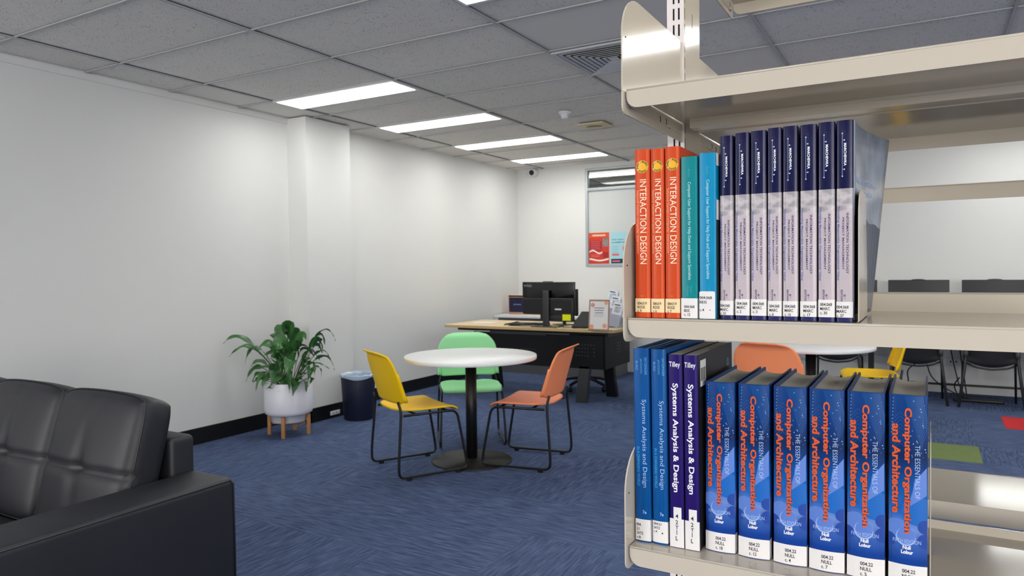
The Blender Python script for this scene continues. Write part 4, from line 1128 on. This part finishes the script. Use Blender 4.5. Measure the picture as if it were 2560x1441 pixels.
# brochure rack
br = thing('brochure_holder', (-2.70, 6.62, DZ), .0, 'clear tiered brochure holder with white leaflets at the desk corner', 'brochure holder')
M_acr = mat('acrylic', (226, 230, 244), .08, .5, trans=.6); M_lf = mat('leaflet', (226, 228, 240), .5, .3, noise=.06, nscale=14); M_lf2 = mat('leaflet_photo', (150, 158, 176), .5, .3, noise=.6, nscale=30)
for i, (dx, dy, z0, hh) in enumerate(((-.07, .10, .11, .26), (0.0, .0, .06, .25), (.065, -.10, .01, .24))):
    Mx = Matrix.Translation((dx, dy, z0))@Matrix.Rotation(-.30, 4, 'X')@Matrix.Rotation(.16, 4, 'Y')
    lf = thing('leaflet_stack', (-2.70, 6.62, DZ), 0, 'white leaflets in the brochure holder, '+('rear and highest pocket', 'middle pocket', 'front and lowest pocket')[i], 'leaflets', 'leaflets in the brochure holder')
    MB().box((-.05, -.006, 0), (.05, .006, hh), M_lf, 0, Mx).build('paper', lf)
    MB().box((-.03, -.0075, hh-.10), (.035, -.006, hh-.04), M_lf2, 0, Mx).box((-.04, -.0072, hh-.03), (.02, -.006, hh-.02), M_blackpl, 0, Mx).build('print', lf)
    MB().box((-.056, -.016, -.004), (.056, -.013, .12), M_acr, 0, Mx).box((-.056, .012, -.004), (.056, .015, hh-.02), M_acr, 0, Mx).box((-.056, -.013, -.004), (.056, .012, -.001), M_acr, 0, Mx).build('pocket', br)
MB().box((-.14, -.15, 0), (.13, .16, .006), M_acr).box((-.14, .05, .006), (.13, .15, .09), M_acr).build('base', br)
pl = MB().box((-.13, -.1, 0), (.13, .1, .003), M_paper, 0, Matrix.Rotation(.2, 4, 'Z')).build('paper_sheet'); pl.location = (-4.15, 6.6, DZ); tag(pl, 'loose white paper lying at the left end of the desk', 'paper')
kb = thing('keyboard', (-3.55, 6.52, DZ), .25, 'black keyboard lying on the desk left of the monitor', 'keyboard')
MB().box((-.2, -.06, 0), (.2, .06, .022), M_blackpl, .006).build('body', kb)
hs = thing('cable_bundle', (-3.56, 6.36, DZ), 0, 'tangled black cables on the desk left of the monitor', 'cables')
c_ = MB(); rn = random.Random(11)
for k in range(5):
    x0, y0 = rn.uniform(-.28, -.1), rn.uniform(-.06, .08)
    pts = [(x0, y0, .006)]
    for j in range(5): x0 += rn.uniform(.04, .11); y0 += rn.uniform(-.06, .06); pts.append((x0, y0, .006+rn.uniform(0, .035)))
    c_.tube(pts, .004, M_black, 6, .04)
c_.tube([(-.12, -.03, .015), (.12, 0, .020)], .014, M_black, 8); c_.build('cord', hs)
cw = MB(); cw.tube([(-.10, 0, .004), (0, -.03, .004), (.09, -.02, .004), (.16, .03, .004), (.24, -.06, .003), (.2, -.1, .002), (.10, -.09, .002)], .0022, M_black, 6, .03); cwo = cw.build('charging_cable'); cwo.location = (-3.05, 6.38, DZ+.0005); tag(cwo, 'thin black cord snaking across the desk to the cable hole', 'cord')
yc = MB().tube([(-.03, 0, .006), (.0, -.01, .006), (.04, .0, .006)], .006, mat('yellow_cable_tag', (196, 176, 70), .6, .3), 6).build('yellow_cable_tag'); yc.location = (-3.16, 6.30, DZ+.001); tag(yc, 'short yellow cable tag at the foot of the monitor', 'cable tag')
# low cabinet and boxed sign behind
cb = thing('low_cabinet', (-4.12, 8.1, 0), 0, 'low white cabinet against the far wall behind the desk', 'cabinet')
M_cab = mat('cabinet_white', (226, 226, 226), .45, .4); M_cabg = mat('cabinet_grey', (92, 94, 98), .5, .4)
MB().box((-.65, -.3, .69), (.95, .3, .72), M_cab, .003).build('top', cb); MB().box((-.62, -.26, 0), (.92, .28, .69), M_cabg).build('body', cb)
MB().box((-.65, -.28, 0), (-.60, .3, .69), M_cab).build('side_panel', cb)
bx = thing('display_box', (-4.50, 8.10, .72), 0, 'navy display box with a wooden rim standing on the white cabinet', 'display box')
M_rim = mat('copper_rim', (186, 138, 110), .4, .4); M_nvy = mat('navy_panel', (28, 28, 62), .5, .3)
MB().box((-.20, -.05, 0), (.42, .08, .245), M_rim, .004).box((-.19, -.05, .225), (.42, .08, .25), mat('rim_top', (222, 200, 186), .4, .4)).build('case', bx)
MB().box((-.185, -.054, .028), (.405, -.049, .215), M_nvy).build('panel', bx)
tm = MB(); txt(tm, 'James', V(-.12, -.0555, .115), V(.11, 0, 0), V(0, 0, .022), I_pale, 0); tm.build('lettering', bx)
# office chair behind the desk
oc = thing('office_chair', (-3.2, 7.12, 0), .3, 'black swivel office chair whose castor base shows under the desk', 'chair')
for k in range(5):
    a = k*2*PI/5+.5; mb = MB(); e = V(math.cos(a), math.sin(a), 0)
    mb.tube([V(0, 0, .12), e*.16+V(0, 0, .105), e*.30+V(0, 0, .075)], .016, M_blackpl, 8); l = mb.build('base_arm', oc)
    MB().lathe([(.0, -.02), (.026, -.02), (.028, 0), (.026, .02), (0, .02)], M_black, 16, M=Matrix.Translation(e*.30+V(0, 0, .030))@Matrix.Rotation(PI/2, 4, 'X')).build('castor', l)
MB().lathe([(.026, .08), (.026, .40)], M_black, 16).build('gas_column', oc)
MB().box((-.23, -.22, .42), (.23, .24, .50), mat('chair_fabric', (26, 26, 30), .9, .1), .035).build('seat', oc)
MB().box((-.21, .22, .54), (.21, .27, .70), mat('chair_fabric', (26, 26, 30), .9, .1), .024).box((-.02, .23, .44), (.02, .26, .56), M_black).build('backrest', oc)

# posters on the window
def poster(x0, x1, z0, z1, base, label, fn):
    o = thing('poster', ((x0+x1)/2, YF-.0005+.012, (z0+z1)/2), 0, label, 'poster', 'posters on the window'); w_, h_ = (x1-x0)/2, (z1-z0)/2
    MB().box((-w_, 0, -h_), (w_, .0008, h_), base).build('sheet', o); mb = MB(); fn(mb, w_, h_); mb.build('print', o)
PR = mat('poster_red', (206, 62, 44), .55, .3); PR2 = mat('poster_maroon', (168, 44, 48), .55, .3); POR = mat('poster_orange', (216, 92, 48), .55, .3); PW = mat('poster_white', (236, 230, 228), .55, .3); PBL = mat('poster_pale_blue', (164, 212, 222), .55, .3); PNV = mat('poster_navy', (20, 62, 84), .55, .3); PPK = mat('poster_coral', (226, 112, 124), .55, .3)
def quad(mb, x0, z0, x1, z1, m, o): mb.add([(x0, -o, z0), (x1, -o, z0), (x1, -o, z1), (x0, -o, z1)], [(0, 1, 2, 3)], m)
def p1(mb, w_, h_):
    quad(mb, -w_+.006, h_-.06, w_-.006, h_-.008, POR, .0004); quad(mb, -w_+.05, h_-.044, w_-.05, h_-.024, mat('poster_title_bar', (240, 190, 170), .55, .3), .0008)
    quad(mb, -w_+.006, -.03, w_-.10, h_-.105, PR2, .0004)
    for i in range(5): quad(mb, -w_+.025, .0+i*.022-.01, w_-.12-.01*(i % 2), .006+i*.022-.01, PPK, .0008)
    quad(mb, w_-.088, .02, w_-.012, h_-.07, mat('portrait_print', (120, 110, 108), .6, .3, noise=.6, nscale=40), .0006)
    vs = []
    for i in range(17): t_ = i/16; x = -w_+.006+(2*w_-.10)*t_; z = -.055+.02*math.sin(6*t_); vs += [V(x, -.0006, z), V(x, -.0006, z+.018)]
    mb.add(vs, [(2*i, 2*i+2, 2*i+3, 2*i+1) for i in range(16)], PW)
    quad(mb, w_-.085, -.12, w_-.012, -.05, PR2, .0004)
    for i in range(2): quad(mb, -w_+.03, -.09-i*.02, w_-.13, -.083-i*.02, PPK, .0008)
    vs = []
    for i in range(17): t_ = i/16; x = -w_+.006+(2*w_-.012)*t_; z = -.155+.012*math.sin(5*t_+2); vs += [V(x, -.0006, z), V(x, -.0006, z+.020)]
    mb.add(vs, [(2*i, 2*i+2, 2*i+3, 2*i+1) for i in range(16)], PW)
poster(-3.762, -3.485, 1.356, 1.752, PR, 'red and orange printed poster on the window, left one of the pair', p1)
def p2(mb, w_, h_):
    quad(mb, -w_+.004, -h_+.004, w_-.004, -h_+.062, PNV, .0004); quad(mb, -w_+.02, -h_+.024, -w_+.12, -h_+.042, PPK, .0008)
    for i, s_ in enumerate(('Study support', 'is available here')): txt(mb, s_, V(-w_+.015, -.0006, h_-.105-i*.032), V(.16+.03*i, 0, 0), V(0, 0, .020), PNV, .01)
    quad(mb, -w_+.015, -h_+.10, -w_+.11, -h_+.128, PPK, .0006)
    for i in range(5): quad(mb, -w_+.015, .02-i*.02, -w_+.10, .024-i*.02, mat('poster_text_grey', (120, 170, 182), .6, .2), .0006)
    mb.add([(.075+.055*math.cos(2*PI*k/20), -.0006, -.01+.055*math.sin(2*PI*k/20)) for k in range(20)], [tuple(range(20))], PPK)
    mb.add([(.085+.024*math.cos(2*PI*k/16), -.0009, .0+.028*math.sin(2*PI*k/16)) for k in range(16)], [tuple(range(16))], mat('poster_skin', (222, 168, 130), .6, .2))
    mb.add([(.085+.027*math.cos(PI*k/10), -.0011, .008+.030*math.sin(PI*k/10)) for k in range(11)], [tuple(range(11))], PNV)
poster(-3.462, -3.19, 1.354, 1.752, PBL, 'pale blue printed poster on the window, right one of the pair', p2)

# ---------------------------------------------------------------- computer bench along the far wall, right
bh = thing('computer_bench', (-.0, 8.1, 0), 0, 'long computer bench against the far wall behind the bookshelf', 'bench desk')
MB().box((-1.35, -.32, .70), (1.9, .36, .725), M_white, .003).build('desktop', bh)
for x in (-1.28, -.49, .86, 1.8):
    MB().box((x-.026, -.02, 0), (x+.026, .02, .70), M_black).build('leg', bh)
MB().box((-1.28, .29, .088), (1.8, .305, .108), M_black).build('stretcher', bh)
M_scr = mat('monitor_back', (22, 22, 28), .4, .45)
for i, (cx, pl) in enumerate(((-.70, 'leftmost, nearly hidden'), (-.077, 'centre one right of the bookend'), (.548, 'at the right edge of the photo'), (1.17, 'beyond the right edge of the photo'))):
    t = thing('computer_screen', (cx, 8.12, .725), 0, 'black computer screen on the bench above the shelf, '+pl, 'monitor', 'computer screens on the bench')
    MB().box((-.262, -.02, .10), (.262, .02, .425), M_scr, .004).build('screen', t)
    MB().box((-.025, .0, 0), (.025, .03, .2), M_black, .004).build('stand_column', t); MB().box((-.12, -.09, 0), (.12, .09, .01), M_black, .003).build('stand_base', t)
    MB().lathe([(.062, 0), (.055, .006), (.03, .009), (0, .010)], M_black, 20, M=Matrix.Translation((0, 0, .424))@Matrix.Scale(.3, 4, (0, 1, 0))).build('webcam', t)
M_fab = mat('grey_black_shell', (32, 33, 38), .6, .3, noise=.15, nscale=300); M_leg = mat('chair_leg_grey', (46, 46, 48), .4, .5); M_knob = mat('hinge_grey', (64, 66, 70), .45, .4)
sc0 = None
for i, (cx, pl) in enumerate(((-.775, 'leftmost, under the second round table'), (-.085, 'behind the yellow chair back'), (.50, 'right one, at the edge of the photo'), (1.2, 'beyond the right edge of the photo'))):
    t = thing('black_chair', (cx, 7.86, 0), 0, 'black shell chair tucked under the computer bench, '+pl, 'chair', 'black chairs at the computer bench')
    if sc0 is None:
        sc0 = t
        def shell(u, v):
            a = 2*u-1
            if v < .55: k = v/.55; y = .20-.36*k; z = .435-.065*(1-a*a)*.9-.01*math.sin(PI*k); wv = .205
            else: k = (v-.55)/.45; y = -.16-.05*k+.05*a*a; z = .435-.065*(1-a*a)*.9*(1-k)+.30*k; wv = .205+.0*k
            return V(a*wv, y, z)
        MB().surf(shell, 20, 22, .014, M_fab).build('shell', t)
        for s in (-1, 1):
            MB().lathe([(.0, -.02), (.024, -.018), (.03, 0), (.024, .018), (0, .02)], M_knob, 14, M=Matrix.Translation((s*.195, -.15, .49))@Matrix.Rotation(PI/2, 4, 'Y')@Matrix.Scale(1.3, 4, (1, 0, 0))).build('hinge', t)
            MB().tube([(s*.195, -.15, .47), (s*.205, -.155, .35), (s*.25, -.185, .0)], .013, M_leg, 8, .05).build('leg', t)
            MB().tube([(s*.19, -.13, .45), (s*.205, .0, .40), (s*.205, .19, .385), (s*.215, .22, .0)], .010, M_black, 8, .05).build('leg', t)
        MB().tube([(-.19, -.14, .40), (-.12, -.15, .365), (0, -.155, .35), (.12, -.15, .365), (.19, -.14, .40)], .008, M_black, 8, .03).build('crossbar', t)
    else:
        for c in list(sc0.children): cp(c, t)
cw = MB()
for pts in ([(.16, 8.0, .68), (.22, 8.1, .35), (.27, 8.05, .12), (.35, 8.0, .012), (.5, 8.05, .012)], [(-.10, 7.95, .34), (-.17, 7.97, .28), (-.15, 7.97, .12), (-.1, 8, .02)], [(.0, 7.98, .34), (.03, 8.0, .22), (.13, 8.05, .12), (.30, 8.05, .03), (.38, 8.0, .01)], [(.27, 8.05, .22), (.22, 8.1, .14), (.25, 8.1, .05), (.33, 8.02, .015)], [(.27, 8.2, .7), (.27, 8.2, .50), (.31, 8.1, .2), (.33, 8.05, .02)]):
    cw.tube(pts, .006, M_black, 6, .08)
cwo = cw.build('computer_cables'); tag(cwo, 'black cables hanging down behind the chairs under the bench', 'cables')
pb = MB().box((.22, 7.98, 0), (.62, 8.06, .03), M_black, .01).build('power_board'); tag(pb, 'black power board on the floor behind the right black chair', 'power board')
M_duct = mat('duct_grey', (206, 206, 208), .5, .3)
du = thing('cable_duct', (0, YF, 0), 0, 'grey cable duct with sockets along the wall under the bench', 'cable duct')
MB().box((-1.4, -.03, .275), (1.9, 0, .36), M_duct, .003).build('channel', du)
for x in (-.98, -.80, .05, .23, .95):
    s_ = MB().box((x-.055, -.036, .285), (x+.055, -.029, .35), M_duct, .002).build('socket_plate', du)
    MB().box((x-.03, -.0375, .31), (x-.018, -.0355, .33), M_dark).box((x+.018, -.0375, .31), (x+.03, -.0375+.002, .33), M_dark).build('socket_hole', s_)
